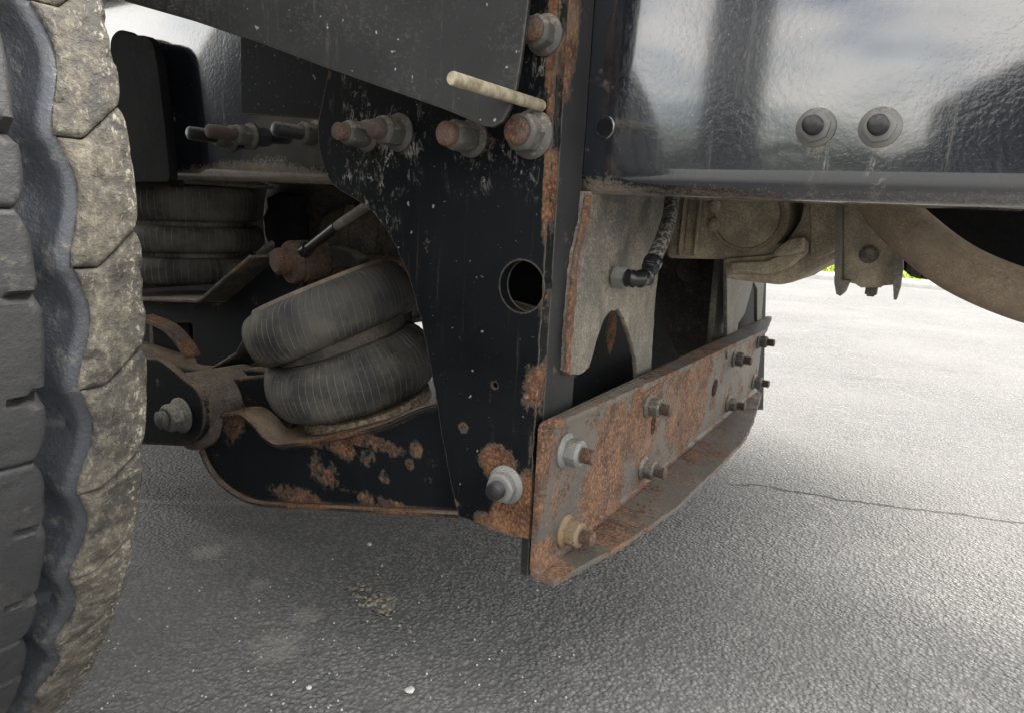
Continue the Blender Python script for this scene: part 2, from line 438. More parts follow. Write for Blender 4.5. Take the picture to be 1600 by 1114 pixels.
M_flange = steel('flange_paint', edgedust=.4, paint=(.018, .018, .019), rough=.6, spec=.2, dust=.04, dustcol=(.13, .12, .105), streak=.25, darks=.5, edge=.06, rust=.005, rscale=30, spots=[(UP(888, 60, 'X', -.284), .03, (1, 1.4, .5), 1.3), (UP(884, 0, 'X', -.284), .02, (1, 1, .5), 1.3)])
M_cross = steel('rusty_channel', paint=(.07, .062, .052), rough=.65, dust=.06, darks=.8, dustcol=(.27, .24, .19), up=.20, rust=.125, rscale=30, scratch=.5, edge=.05, speck=.3, streak=.25, metal=.0, rustlight=.6,
                spots=[(UP(940, 770, 'X', XW), .07, (1, 1, 1), .8), (UP(960, 690, 'X', XW), .06, (1, 1, 1), .8), (UP(1010, 650, 'X', XW), .07), (UP(1080, 600, 'X', XW), .12), (UP(840, 700, 'X', XW), .03, (1, 1, .3)),
                       (UP(850, 880, 'X', XW), .03)])
M_flange_top = None
M_gusset = steel('gusset_dusty', paint=(.05, .048, .045), rough=.6, dust=.34, dustcol=(.27, .235, .18), up=.2, edge=.16, ewidth=.003, rust=-.06, rscale=24, speck=.2, streak=.3, darks=.7,
                 spots=[(UP(960, 343, 'X', -.27), .010, (1, 1, 1.6)), (UP(908, 350, 'X', -.27), .012, (1, 1, .5)), (UP(885, 560, 'X', -.27), .02, (1, 1, .5)), (UP(890, 470, 'X', -.27), .012, (1, 1, .5))])
M_dusty = steel('dusty_casting', paint=(.10, .085, .065), rough=.7, dust=.50, dustcol=(.36, .30, .21), darks=.6, dscale=14, up=.25, rust=-.1, speck=.15, bumpk=1.5)
M_dusty_dark = steel('dusty_dark', paint=(.025, .022, .019), rough=.65, dust=.26, dustcol=(.25, .205, .15), dscale=14, up=.4, rust=-.05, speck=.2)
M_arm = steel('arm_paint', edgedust=.4, paint=(.0045, .0055, .007), rough=.65, spec=.10, dust=-.02, up=.75, rust=-.005, rscale=24, edge=.20, ewidth=.008, speck=.3, rustlight=.5, dustcol=(.20, .15, .105),
              spots=[(UP(505, 730, 'Y', .54), .035), (UP(575, 715, 'Y', .54), .018), (UP(650, 702, 'Y', .54), .013), (UP(600, 745, 'Y', .54), .012), (UP(640, 725, 'Y', .54), .010),
                     (UP(470, 780, 'Y', .54), .040, (.5, 1, 2.0), .9), (UP(620, 795, 'Y', .54), .045, (.45, 1, 3.2), .9), (UP(500, 688, 'Y', .54), .045, (.5, 1, 2.6)), (UP(560, 685, 'Y', .54), .035, (.4, 1, 2.4)),
                     (UP(360, 640, 'Y', .54), .04, (1, 1, .6))])
M_blackweb = steel('black_web', paint=(.004, .005, .006), spec=.08, spots=[(UP(955, 520, 'X', -.335), .02, (1, 1, .6), 1.2)], rough=.6, dust=-.1, up=0, rust=-.03, rscale=16, speck=.25)
M_rusty = steel('heavy_rust', paint=(.03, .02, .015), rough=.8, dust=.05, up=.3, rust=.20, rscale=20, speck=.1, rustlight=.35, dustcol=(.22, .17, .12))
M_rusty_dull = steel('dull_rust', paint=(.025, .022, .02), rough=.75, dust=.2, up=.4, rust=.08, rscale=14, speck=.2, rustlight=.3, dustcol=(.20, .16, .12))
M_nut = steel('zinc_nut', paint=(.13, .128, .12), rough=.5, metal=.2, dust=.06, darks=.8, dscale=90, dustcol=(.29, .28, .25), rust=-.04, rscale=60, speck=.3, edge=.0, bumpk=1.0)
M_nut_dust = steel('dusty_nut', paint=(.055, .052, .046), rough=.65, dust=.16, darks=.5, dscale=60, dustcol=(.27, .245, .20), rust=-.02, rscale=60, speck=.3, edge=.0)
M_nut_rust = steel('rusty_nut', paint=(.17, .12, .065), rough=.7, dust=.02, dustcol=(.27, .21, .13), rust=.12, rscale=50, speck=.2)
M_stud_rust = steel('rusty_stud', paint=(.06, .032, .022), rough=.8, dust=.0, rust=.16, rscale=60, speck=.1, rustlight=.3)
M_stud_dark = steel('dark_stud', paint=(.02, .02, .022), rough=.35, metal=.3, dust=.05, rust=-.05, rscale=60, speck=.2)
M_stud_brown = steel('brown_stud', paint=(.05, .032, .024), rough=.7, dust=.12, rust=.02, rscale=60, speck=.2)
M_blade = steel('blade_rubber', paint=(.016, .016, .016), rough=.65, spec=.2, dust=.16, dustcol=(.105, .10, .092), up=.0, rust=-.5, speck=0, streak=.9, dscale=11, bumpk=1.5, darks=.6, spatter=.8, edgedust=.5)
M_rod = simple('fibreglass_rod', (.20, .165, .10), (.42, .37, .26), 90, .55)
M_tyre = rubber('tread_rubber', (.032, .030, .027), .21, (.195, .172, .130), 26, chip=1)
M_tyre_mid = rubber('rib_rubber', (.024, .024, .025), .04, (.17, .15, .12), 20)
M_groove = rubber('groove_rubber', (.036, .040, .046), .05, (.24, .22, .18), 30, .36)
M_hose_tan = steel('tan_pipe', paint=(.13, .10, .07), rough=.75, dust=.45, dustcol=(.26, .20, .135), up=.1, rust=-.2, speck=.2, dscale=20)
M_black = simple('black_plastic', (.006, .006, .007), (.012, .012, .013), 30, .28, bump=.0002)
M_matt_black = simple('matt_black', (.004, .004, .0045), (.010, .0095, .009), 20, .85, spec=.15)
M_disc = simple('piston_plate', (.13, .085, .055), (.46, .37, .27), 160, .85, bump=.0015, bscale=260)
M_bodypaint = simple('deck_steel', (.05, .05, .05), (.09, .085, .08), 8, .7)
M_pebble = simple('pebble', (.45, .43, .40), (.65, .63, .60), 60, .9)

# braided hose
def mat_braid():
    s = NT('braided_hose'); n = s.noise(240, 3, .6)
    c = s.mix(s.step(n, .45, .62), (.03, .028, .025), (.19, .17, .14))
    return s.finish(c, .85, s.bump(n, .0015, 1.))
M_braid = mat_braid()

def mat_bellows(name, k=1.0):
    """air bag rubber: cord lines run round and along the bag (object space)"""
    s = NT(name); tc = s.n('ShaderNodeTexCoord').outputs['Object']
    x, y, z = s.sep(tc)
    a = s.math('ARCTAN2', y, x)
    w = s.noise(18, 3, .5)
    def lines(v, period, width):
        q = s.math('FRACT', s.math('DIVIDE', s.add(v, 50.), period)); q = s.math('ABSOLUTE', s.math('SUBTRACT', q, .5))
        return s.step(q, width, width * .25)
    l1 = lines(s.add(a, s.mul(w, .03)), 2 * math.pi / 74, .060)
    l2 = lines(s.add(z, s.mul(w, .008)), .027, .022)
    ln = s.mx(l1, s.mul(l2, .22)); ln = s.mul(ln, s.step(s.noise(40, 4, .6), .32, .6, .15, 1.))
    d = s.step(s.noise(16, 6, .65), .36, .62)
    c = s.mix(d, (.027 * k, .027 * k, .028 * k), (.085 * k, .078 * k, .064 * k))
    c = s.mix(s.mul(s.step(s.noise(5, 3, .5), .5, .6), .4), c, (.035 * k, .038 * k, .044 * k))
    c = s.mix(s.mul(ln, .75), c, (.24 * k, .225 * k, .19 * k))
    h = s.add(s.mul(ln, 1.0), s.mul(s.noise(200, 4, .6), .3))
    return s.finish(c, .72, s.bump(h, .0012, .9), spec=.35)
M_bellows = mat_bellows('bellows_rubber', 1.35)

# ------------------------------------------------------------------ setting: ground, grass
bm = bmesh.new()
for a in ((-150, -150), (150, -150), (150, 8.1), (-150, 8.1)): bm.verts.new((a[0], a[1], 0))
bm.faces.new(bm.verts[:]); me = bpy.data.meshes.new('asphalt_ground'); bm.to_mesh(me); bm.free()
tag(link('asphalt_ground', me, M_asphalt), 'grey coarse asphalt yard with a long thin crack', kind='structure')
tag(link('kerb', box_mesh('kerb', (-150, 8.1, -.2), (150, 8.16, .045), .01), M_kerb), 'pale concrete kerb in front of the grass', kind='structure')
bm = bmesh.new()
for a in ((-150, 8.16), (150, 8.16), (150, 150), (-150, 150)): bm.verts.new((a[0], a[1], .08))
bm.faces.new(bm.verts[:]); me = bpy.data.meshes.new('lawn'); bm.to_mesh(me); bm.free()
tag(link('lawn', me, M_grass), 'bright yellow green lawn beyond the asphalt', kind='structure')
bm = bmesh.new(); rnd = random.Random(3)
for k in range(9000):
    x = rnd.uniform(-8, 4); y = 8.2 + rnd.random() ** 2 * 8; h = rnd.uniform(.04, .10); a = rnd.uniform(0, 3.14)
    dx, dy = math.cos(a) * .012, math.sin(a) * .012
    v = [bm.verts.new((x - dx, y - dy, .08)), bm.verts.new((x + dx, y + dy, .08)), bm.verts.new((x + rnd.uniform(-.04, .04), y + rnd.uniform(-.04, .04), .08 + h))]
    bm.faces.new(v)
me = bpy.data.meshes.new('grass'); bm.to_mesh(me); bm.free()
tag(link('grass', me, M_grass_blade), 'sunlit yellow green grass blades at the lawn edge', kind='stuff')

def pebble(px, py, r, label, group=None, mat=None):
    p = U(px, py, 'Z', -H)
    bm = bmesh.new(); bmesh.ops.create_icosphere(bm, subdivisions=2, radius=r)
    for v in bm.verts:
        v.co *= 1 + .35 * mnoise.noise(v.co * (1.3 / r) + Vector((px, py, 0))); v.co.z *= .55
    me = bm_mesh(bm, 'pebble'); o = link('pebble', me, mat or M_pebble); o.location = (p.x, p.y, r * .4)
    tag(o, label, 'pebble', group)
pebble(640, 1080, .0058, 'whitest pebble, alone on the dark asphalt at the very bottom')
pebble(577, 851, .0042, 'small white pebble on the asphalt under the black bracket')
pebble(483, 1075, .0036, 'tiny pale pebble by the pale stains near the tyre')
bm = bmesh.new(); rnd = random.Random(11); pc = U(582, 940, 'Z', -H)
for k in range(90):
    q = Vector((rnd.gauss(0, .028), rnd.gauss(0, .011), 0)); q.y -= q.x * .25
    r = rnd.uniform(.0012, .0042)
    bmesh.ops.create_icosphere(bm, subdivisions=1, radius=r, matrix=Matrix.Translation((pc.x + q.x, pc.y + q.y, r * .5)) @ Matrix.Diagonal((1, rnd.uniform(.6, 1), .6, 1)))
me = bm_mesh(bm, 'gravel', False)
tag(link('gravel', me, simple('gravel_grit', (.10, .09, .06), (.34, .31, .24), 90, .95)), 'small heap of tan grit scattered on the asphalt', 'grit', kind='stuff')
bm = bmesh.new()
for k in range(130):
    q = U(rnd.uniform(120, 900), rnd.uniform(870, 1110), 'Z', -H); r = rnd.uniform(.0006, .0016)
    bmesh.ops.create_icosphere(bm, subdivisions=1, radius=r, matrix=Matrix.Translation((q.x, q.y, r * .6)))
me = bm_mesh(bm, 'grit', False)
tag(link('grit', me, M_pebble), 'fine pale grit sprinkled over the shaded asphalt', 'grit', kind='stuff')

# ------------------------------------------------------------------ nuts
def nut_meshes(key, R, Hn, rs, Ls, flange=True):
    bm = bmesh.new()
    if flange: lathe(bm, [(R * .98, 0), (R, R * .05), (R, R * .12), (R * .86, R * .26), (R * .70, R * .34)], 32)
    hr = R * .82
    bmh = [(hr * .97, R * .14), (hr, R * .2), (hr, Hn * .86), (hr * .9, Hn * .96), (hr * .80, Hn)]
    def hexfn(r, z, a):
        s = (a % (math.pi / 3)) - math.pi / 6
        hx = r * math.cos(math.pi / 6) / math.cos(s)
        return min(hx, r * (1.0 if z < Hn * .87 else .93)) * .5 + r * .465 * (.97 if Hn > .02 else 1.)
    lathe(bm, bmh, 36, Matrix(), hexfn)
    n = bm_mesh(bm, key + '_nut', True, 22)
    bm = bmesh.new(); prof = [(rs * .9, Hn * .5)]; z = Hn * .8; pitch = max(rs * .26, .0021)
    while z < Hn + Ls:
        prof += [(rs, z), (rs * .82, z + pitch * .5)]; z += pitch
    prof += [(rs * .92, Hn + Ls), (rs * .7, Hn + Ls + rs * .15)]
    lathe(bm, prof, 20)
    return n, bm_mesh(bm, key + '_stud', True, 50)
NUTS = {}
def add_nut(parent, p, d, R=.017, Hn=.022, rs=.0085, Ls=.012, nm=None, sm=None, tilt=0, flange=True, label=None):
    key = (round(R, 4), round(Hn, 4), round(rs, 4), round(Ls, 4), flange)
    if key not in NUTS: NUTS[key] = nut_meshes('flange', *key[:4], flange)
    n, st = NUTS[key]
    n2 = n.copy(); n2.materials.clear(); n2.materials.append(nm or M_nut)
    s2 = st.copy(); s2.materials.clear(); s2.materials.append(sm or M_stud_rust)
    o = bpy.data.objects.new('flange_nut', n2); COL.objects.link(o)
    o.parent = parent
    m = axis_matrix(Vector(p) - Vector(parent['base']), d) @ Matrix.Rotation(tilt or random.uniform(0, 1), 4, 'Z')
    o.matrix_local = m
    s = bpy.data.objects.new('threaded_stud', s2); COL.objects.link(s); s.parent = o
    if label: o['label'] = label
    return o

# ------------------------------------------------------------------ frame rail
ZB = H + .0175
def rail_profile(y0, sgn, z0, hgt=.27, t=.008, w=.085, r=.022):
    pts = []
    def arc(cx, cz, rr, a0, a1, n=8): return [(cx + rr * math.cos(a0 + (a1 - a0) * k / n), cz + rr * math.sin(a0 + (a1 - a0) * k / n)) for k in range(n + 1)]
    pi = math.pi
    o = [(w, 0)] + [(r - r * math.sin(a), r - r * math.cos(a)) for a in [pi / 2 * k / 8 for k in range(9)]]
    o += [(r - r * math.cos(a), hgt - r + r * math.sin(a)) for a in [pi / 2 * k / 8 for k in range(9)]] + [(w, hgt)]
    ri = r - t
    i = [(w, hgt - t)] + [(r - ri * math.sin(a), hgt - r + ri * math.cos(a)) for a in [pi / 2 * k / 8 for k in range(9)]]
    i += [(r - ri * math.cos(a), r - ri * math.sin(a)) for a in [pi / 2 * k / 8 for k in range(9)]] + [(w, t)]
    return [(y0 + sgn * u, z0 + v) for u, v in o + i]
rail = thing('frame_rail', (0, YR, ZB), 'long glossy blue black steel truck frame rail with dusty lower edge', 'frame rail')
prof = rail_profile(YR, 1, ZB)
link('rail_channel', extrude_profile('rail_channel', prof, 'X', -3.4, 2.2), M_rail, rail)
# bolt hole at the left end of the right bay: a raised ring, its shaded bore painted as a black disc
hp = U(944, 200, 'Y', YR)
link('bolt_hole', cyl_mesh('bolt_hole', hp + Vector((0, .002, 0)), (0, -1, 0), [(.0105, 0), (.0100, .0024), (.0092, .0027), (.0075, .0025), (.0072, -.004)], 28), M_rail, rail)
link('hole_shade_disc', cyl_mesh('hole_shade_disc', hp + Vector((0, .002, 0)), (0, -1, 0), [(.0073, 0), (.0073, .0026)], 20), M_matt_black, rail)  # black disc stands in for the shade inside the hole
for px in (1278, 1378):
    p = U(px - 3, 200, 'Y', YR)
    add_nut(rail, p, (0, -1, 0), .0140, .009, .0068, .012, M_nut, M_stud_dark)
for bx, by, R in ((362, 217, .019), (392, 214, .019), (495, 212, .019)):
    p = U(bx, by, 'Y', YR)
    add_nut(rail, p, (0, -1, 0), R * .85, .024, .0080, .034, M_nut_dust, M_stud_dark if bx != 392 else M_stud_brown)
# reinforcement plate behind the blade whose upright edge shows
pts = P2('Y', YR - .003, (375, -60), (376, 178), (500, 186), (560, 186), (560, -60))
link('reinforcement_plate', plate('reinforcement_plate', pts, .0028, 'Y', YR - .003), M_bracket, rail)
rail2 = thing('frame_rail', (0, YR + .86, ZB), 'far frame rail on the other side of the truck, dusty and dark', 'frame rail')
link('rail_channel', extrude_profile('rail_channel', rail_profile(YR + .86, -1, ZB), 'X', -3.4, 2.2), M_dusty_dark, rail2)

# black sheet before the rail, standing in for a dark reflection in its paint
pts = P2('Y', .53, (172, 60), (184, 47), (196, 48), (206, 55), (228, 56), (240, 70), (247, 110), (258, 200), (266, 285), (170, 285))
gp = thing('dark_reflection_sheet', U(220, 285, 'Y', .54), 'matt black upright sheet standing in for a dark reflection in the rail', 'plate')
link('reflection_sheet_face', plate('reflection_sheet_face', round_poly(pts, .01), .012, 'Y', .53), M_matt_black, gp)
link('reflection_sheet_foot', box_mesh('reflection_sheet_foot', tuple(U(200, 285, 'Y', .54) - Vector((.06, 0, .004))), tuple(U(266, 285, 'Y', .54) + Vector((0, .02, .004))), .001), M_matt_black, gp)

# ------------------------------------------------------------------ hanger bracket
br = thing('hanger_bracket', U(770, 830, 'Y', YP), 'black painted steel hanger bracket plate with rusty edges and four nuts in a row', 'bracket')
left = [(516, -150), (514, 60), (512, 118), (498, 185), (497, 218), (502, 252), (518, 287), (545, 306), (572, 323), (598, 352), (618, 387), (636, 428),
        (650, 472), (662, 522), (672, 575), (681, 622), (690, 680), (700, 735), (709, 775)]
lp = [U(a, b, 'Y', YP) for a, b in left]
sp = spline([(p.x, p.z, 0) for p in lp[2:]], 4)
out = [(lp[0].x, lp[0].z)] + [(v.x, v.y) for v in sp]
out += P2('Y', YP, (716, 806), (742, 817), (790, 834), (824, 842))
XR = -.2835
out += [(XR, out[-1][1]), (XR, lp[0].z)]
h1 = U(815, 448, 'Y', YP); h2 = U(773, 602, 'Y', YP)
holes = [circle2((h1.x, h1.z), .0235, 32), circle2((h2.x, h2.z), .0030, 12)]
link('bracket_plate', plate('bracket_plate', out, .014, 'Y', YP, holes, bev=.0010, rough=.0012), M_bracket, br)
# side flange running back to the rail
zt, zb = lp[0].z, U(840, 888, 'X', XR).z
fl = [(YP + .0145, zt), (YR + .014, zt), (YR + .014, zb), (YP + .012, zb), (YP + .0145, H - .16)]
fl = [(YP + .0145, zt), (YR - .001, zt), (YR - .001, ZB - .001), (YR + .012, ZB - .002), (YR + .012, zb), (YP + .003, zb), (YP + .003, zb + .04), (YP + .0145, zb + .05)]
link('side_flange', plate('side_flange', fl, .009, 'X', XR - .009, bev=.001), M_flange, br)
NB = [(574, 213, .0150, .030, .0080, .009, M_nut_dust, M_stud_rust), (624, 208, .0175, .026, .0085, .010, M_nut_dust, M_stud_brown),
      (738, 217, .0165, .032, .0100, .007, M_nut_dust, M_stud_rust), (832, 211, .0200, .022, .0110, .006, M_nut_dust, M_stud_rust), (852, 56, .0160, .018, .0090, .006, M_nut_dust, M_stud_rust)]
for (bx, by, R, Hn, rs, Ls, nm, sm) in NB:
    add_nut(br, U(bx, by, 'Y', YP), (0, -1, 0), R, Hn, rs, Ls, nm, sm)
add_nut(br, U(792, 756, 'Y', YP), (0, -1, 0), .0185, .014, .0085, .010, M_nut, M_stud_dark, label='grey galvanised flange nut with black stud on rusty patch')
# inner rib plate seen through the big hole
link('inner_rib', plate('inner_rib', P2('Y', .57, (770, 500), (800, 470), (835, 480), (850, 520), (850, 620), (770, 620)), .006, 'Y', .57), M_dusty_dark, br)
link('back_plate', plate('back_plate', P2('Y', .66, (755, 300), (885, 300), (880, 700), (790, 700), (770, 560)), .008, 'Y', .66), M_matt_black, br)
add_nut(br, U(862, 706, 'X', XR - .001) , (-1, 0, 0), .013, .012, .006, .004, M_nut_rust, M_stud_rust) if False else None

# ------------------------------------------------------------------ fender blade + rod
a_, b_ = Vector((-.300, .462)), Vector((-.86, .300))
dirv = (b_ - a_).normalized()
def blade_pt(px, py):
    r = RM @ Vector((px - 800, py - 557, FPX)); n = Vector((dirv.y, -dirv.x))
    t = n.dot(a_) / (n.x * r.x + n.y * r.y); p = r * t; return Vector((Vector((p.x, p.y)) - a_).dot(dirv)), p.z + H
def bp(px, py):
    r = RM @ Vector((px - 800, py - 557, FPX)); n = Vector((dirv.y, -dirv.x))
    t = n.dot(a_) / (n.x * r.x + n.y * r.y); p = r * t
    return ((Vector((p.x, p.y)) - a_).dot(dirv), p.z + H)
o2 = [bp(*q) for q in ((60, -220), (90, -60), (205, 6), (307, 35), (410, 70), (512, 108), (600, 139), (700, 174), (745, 193), (762, 200), (775, 201), (790, 192), (801, 172), (811, 140), (818, 100), (824, 55), (831, 0), (850, -220))]
me = plate('fender_blade', o2, .007, 'Z', 0, bev=.002)
for v in me.vertices:
    u, w, t = v.co; q = a_ + dirv * u
    q = q + Vector((dirv.y, -dirv.x)) * (-t)
    v.co = (q.x, q.y, w)
bl = link('mudguard_blade', me, M_blade)
tag(bl, 'dull dark grey rubber mudguard flap with white specks hanging before the bracket', 'mudguard')
rp = U(846, 166, 'Y', YP - .003)
rod = link('fibreglass_rod', cyl_mesh('rod', rp, (0, -1, 0), [(.0044, 0), (.0047, .001), (.0047, .118), (.0042, .1192), (.001, .1193)], 20), M_rod)
tag(rod, 'short straw coloured rod sticking out past the mudguard flap', 'rod')

# ------------------------------------------------------------------ cross member
zt_, zb_ = H - .178, H - .334
cm = thing('cross_member', (XW, .93, zb_), 'rusty grey steel channel cross member running back below the frame', 'cross member')
T = .0065; Y0, Y1 = .497, 1.362
RC = .012
web = [(Y0, zb_ + RC), (Y1, zb_ + RC), (Y1, zt_ - RC), (Y0, zt_ - RC)]
s1 = U(1021, 663, 'X', XW); s2 = U(1117, 606, 'X', XW); s3 = U(1060, 662, 'X', XW)
webh = [[(s1.y + .0085 * math.cos(a), s1.z + .014 * math.sin(a)) for a in [2 * math.pi * k / 24 for k in range(24)]],
        [(s2.y + .016 * math.cos(a), s2.z + .014 * math.sin(a)) for a in [2 * math.pi * k / 24 for k in range(24)]],
        circle2((s3.y, s3.z), .0035, 12)]
link('web_plate', plate('web_plate', web, T, 'X', XW - T, webh, bev=.0004), M_cross, cm)
def bend(name, z, sg):
    pr = [(XW - T + RC + (-RC) * math.cos(a), z + sg * (-RC) * math.sin(a) * -1 * -1) for a in []]
    n = 8; o = []; i = []
    cx = XW - T + RC; cz = z - sg * RC
    for k in range(n + 1):
        a = math.pi / 2 * k / n
        o.append((cx - RC * math.cos(a), cz + sg * RC * math.sin(a)))
        ri = RC - T; i.append((cx - ri * math.cos(a), cz + sg * ri * math.sin(a)))
    pr = o + i[::-1]
    link(name, extrude_profile(name, pr, 'Y', Y0, Y1, 1), M_cross, cm)
    return cx
cx_ = bend('top_bend', zt_, 1); bend('bottom_bend', zb_, -1)
topf = [(cx_, Y0), (-.259, Y0), (-.254, .60), (-.248, .75), (-.237, 1.10), (-.233, 1.19), (-.260, Y1), (cx_, Y1)]
link('top_flange', plate('top_flange', topf, T, 'Z', zt_ - T, bev=.0008, rough=.0012), M_cross, cm)
botf = [(cx_, Y0), (-.250, Y0 + .002), (-.222, .66), (-.2225, .70), (-.2145, .83), (-.2145, 1.03), (-.222, 1.12), (-.258, Y1 - .01), (cx_, Y1)]
botf = [(cx_, Y0), (-.252, Y0 - .001), (-.230, .60), (-.2150, .72), (-.2120, .90), (-.2145, 1.05), (-.225, 1.14), (-.258, Y1 - .01), (cx_, Y1)]
link('bottom_flange', plate('bottom_flange', botf, T, 'Z', zb_, bev=.0008, rough=.0012), M_cross, cm)
for i, (bx, by) in enumerate(((882, 703), (882, 828), (1012, 634), (1004, 730), (1147, 560), (1137, 630), (1185, 533), (1177, 596))):
    p = U(bx, by, 'X', XW)
    if i == 0: a = (M_nut, M_stud_rust)
    elif i == 1: a = (M_nut_rust, M_stud_rust)
    else: a = (M_nut_dust, M_stud_brown)
    add_nut(cm, p, (1, 0, 0), .0170 if i < 2 else .0150, .019 if i < 2 else .017, .0075, .012, *a,
            label={0: 'clean galvanised nut with rusty stud', 1: 'yellowed rusty nut low at the near end'}.get(i))

# ------------------------------------------------------------------ gusset plate, hose
gs = thing('gusset_plate', (-.272, .64, H - .17), 'dusty grey gusset plate with torn arch cutout and rusty front edge', 'gusset plate')
gx = -.280
g = P2('X', gx, (912, 300), (908, 345), (895, 400), (888, 470), (880, 580), (888, 588), (912, 583), (921, 574), (932, 535), (945, 497), (956, 486), (966, 484), (975, 497), (985, 525), (994, 560), (1000, 640), (1015, 655), (1018, 575), (1024, 470), (1032, 400), (1052, 300))
link('gusset_sheet', plate('gusset_sheet', g, .006, 'X', gx - .006, bev=.0012, rough=.0022), M_gusset, gs)
g = P2('X', gx, (912, 306), (906, 345), (893, 400), (886, 470), (878, 580), (885, 586), (894, 470), (900, 400), (914, 345), (919, 306))
link('rusty_lip', plate('rusty_lip', g, .004, 'X', gx + .0005, bev=.0012, rough=.003), M_rusty, gs)
# dark inner web behind the arch
link('inner_web', plate('inner_web', P2('X', -.335, (880, 330), (1040, 330), (1005, 640), (870, 690)), .006, 'X', -.341), M_blackweb, gs)
fit = thing('air_hose', U(1000, 435, 'X', -.25), 'dusty braided air hose with black elbow and pale brass nut', 'air hose')
p0 = U(958, 433, 'X', gx + .001)
link('hex_nut', nut_meshes('fitting', .0150, .016, .005, .002, False)[0], M_nut, fit).matrix_local = axis_matrix(p0 - Vector(fit['base']), (1, 0, 0))
q1 = U(992, 436, 'X', gx + .03); q2 = U(1010, 434, 'X', gx + .036); q3 = U(1019, 412, 'X', gx + .036)
link('hose_tail', cyl_mesh('hose_tail', p0 + Vector((.016, 0, 0)), q1 - p0 - Vector((.016, 0, 0)), [(.008, 0), (.0085, .002), (.0075, .004), (.0085, .006), (.007, .010)], 20), M_nut_dust, fit)
link('black_elbow', tube_mesh('black_elbow', [q1 - Vector((.008, 0, 0)), q1, q2, q2 + (q3 - q2) * .5, q3], lambda t: .0078 + .0012 * (math.sin(t * 40) > .6), 18, 8), M_black, fit)
q4 = U(1036, 372, 'X', gx + .036); q5 = U(1047, 335, 'X', gx + .03); q6 = U(1052, 285, 'X', gx + .02)
link('braided_hose', tube_mesh('braided_hose', [q3 - (q3 - q2) * .2, q3, q4, q5, q6], .0078, 18, 10), M_braid, fit)
link('hose_clip', cyl_mesh('hose_clip', q3 - (q4 - q3) * .02, q4 - q3, [(.0090, -.003), (.0096, 0), (.0096, .004), (.0090, .006)], 20), M_black, fit)

# ------------------------------------------------------------------ far hanger bracket
fb = thing('hanger_bracket', U(1120, 560, 'Y', 1.36), 'tan dusty hanger bracket at the far end of the rusty channel', 'bracket')
o = P2('Y', 1.36, (1026, 300), (1026, 480), (1036, 505), (1056, 550), (1078, 600), (1090, 640), (1128, 650), (1134, 540), (1136, 300))
link('bracket_plate', plate('bracket_plate', o, .014, 'Y', 1.36, bev=.001), M_dusty_dark, fb)
yb = 1.36
link('side_flange', plate('side_flange', [(1.06, H + .02), (1.22, H + .02), (1.22, H - .33), (1.08, H - .33)], .01, 'X', -.300, bev=.001), M_gusset, fb)
o = P2('X', -.275, (1128, 300), (1131, 560), (1143, 548), (1148, 505), (1158, 490), (1166, 462), (1172, 440), (1178, 452), (1178, 500), (1184, 510), (1190, 430), (1200, 300))
link('gusset_sheet', plate('gusset_sheet', o, .006, 'X', -.275, bev=.001), M_gusset, fb)
link('inner_web', plate('inner_web', P2('X', -.305, (1130, 300), (1200, 300), (1192, 640), (1125, 640)), .006, 'X', -.31), M_arm, fb)
add_nut(fb, U(1077, 421, 'Y', 1.36), (0, -1, 0), .026, .012, .008, .003, M_nut_dust, M_nut_dust)

# ------------------------------------------------------------------ gearbox-like casting under the rail
YC = .86
ca = thing('steering_casting', U(1165, 410, 'Y', YC), 'tan dusty cast housing with round end cap hung under the rail', 'housing')
cc = U(1167, 338, 'Y', YC)
link('round_housing', cyl_mesh('round_housing', cc + Vector((0, .12, 0)), (0, -1, 0), [(.050, 0), (.052, .08), (.052, .112), (.049, .118), (.044, .120), (.044, .116), (.0395, .115), (.038, .120), (.010, .1215), (.002, .121)], 48), M_dusty, ca)
o = P2('Y', YC, (1040, 290), (1040, 404), (1215, 408), (1240, 380), (1206, 380), (1180, 388), (1150, 386), (1125, 372), (1112, 340), (1112, 290))
link('housing_side', plate('housing_side', round_poly(o, .008), .10, 'Y', YC + .002, bev=.004), M_dusty, ca)
for px in (1062, 1086):
    link('rib', box_mesh('rib', tuple(U(px, 400, 'Y', YC - .01)), tuple(U(px + 9, 300, 'Y', YC - .01) + Vector((0, .014, 0))), .002), M_dusty, ca)
for q in ((1117, 322), (1116, 352)):
    link('cap_screw', cyl_mesh('cap_screw', U(*q, 'Y', YC), (0, -1, 0), [(.008, 0), (.008, .003), (.005, .004), (.005, .008), (.003, .009)], 16), M_dusty, ca)
Y2 = .853
o = P2('Y', Y2, (1128, 404), (1132, 434), (1150, 438), (1218, 446), (1242, 441), (1262, 428), (1300, 410), (1325, 392), (1330, 290), (1256, 290), (1256, 318), (1250, 345), (1236, 366), (1222, 388), (1200, 398))
link('lower_beam', plate('lower_beam', round_poly(o, .006), .15, 'Y', Y2, bev=.005), M_dusty, ca)
link('beam_facet', plate('beam_facet', round_poly(P2('Y', Y2 - .012, (1138, 410), (1196, 408), (1226, 396), (1252, 372), (1262, 376), (1262, 396), (1232, 420), (1200, 430), (1142, 428)), .004), .012, 'Y', Y2 - .0125, bev=.004), M_dusty, ca)
link('upright_web', plate('upright_web', P2('Y', Y2 - .006, (1262, 290), (1312, 290), (1312, 388), (1290, 402), (1266, 404), (1266, 360)), .006, 'Y', Y2 - .0065, bev=.002), M_dusty, ca)
o = P2('Y', Y2 - .02, (1212, 388), (1236, 372), (1256, 371), (1256, 393), (1230, 400), (1205, 402))
link('boss', plate('boss', round_poly(o, .004), .03, 'Y', Y2 - .022, bev=.005), M_dusty, ca)
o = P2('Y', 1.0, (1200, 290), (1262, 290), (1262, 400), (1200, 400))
link('inner_shadow_wall', plate('inner_wall', o, .01, 'Y', 1.30), M_dusty_dark, ca)

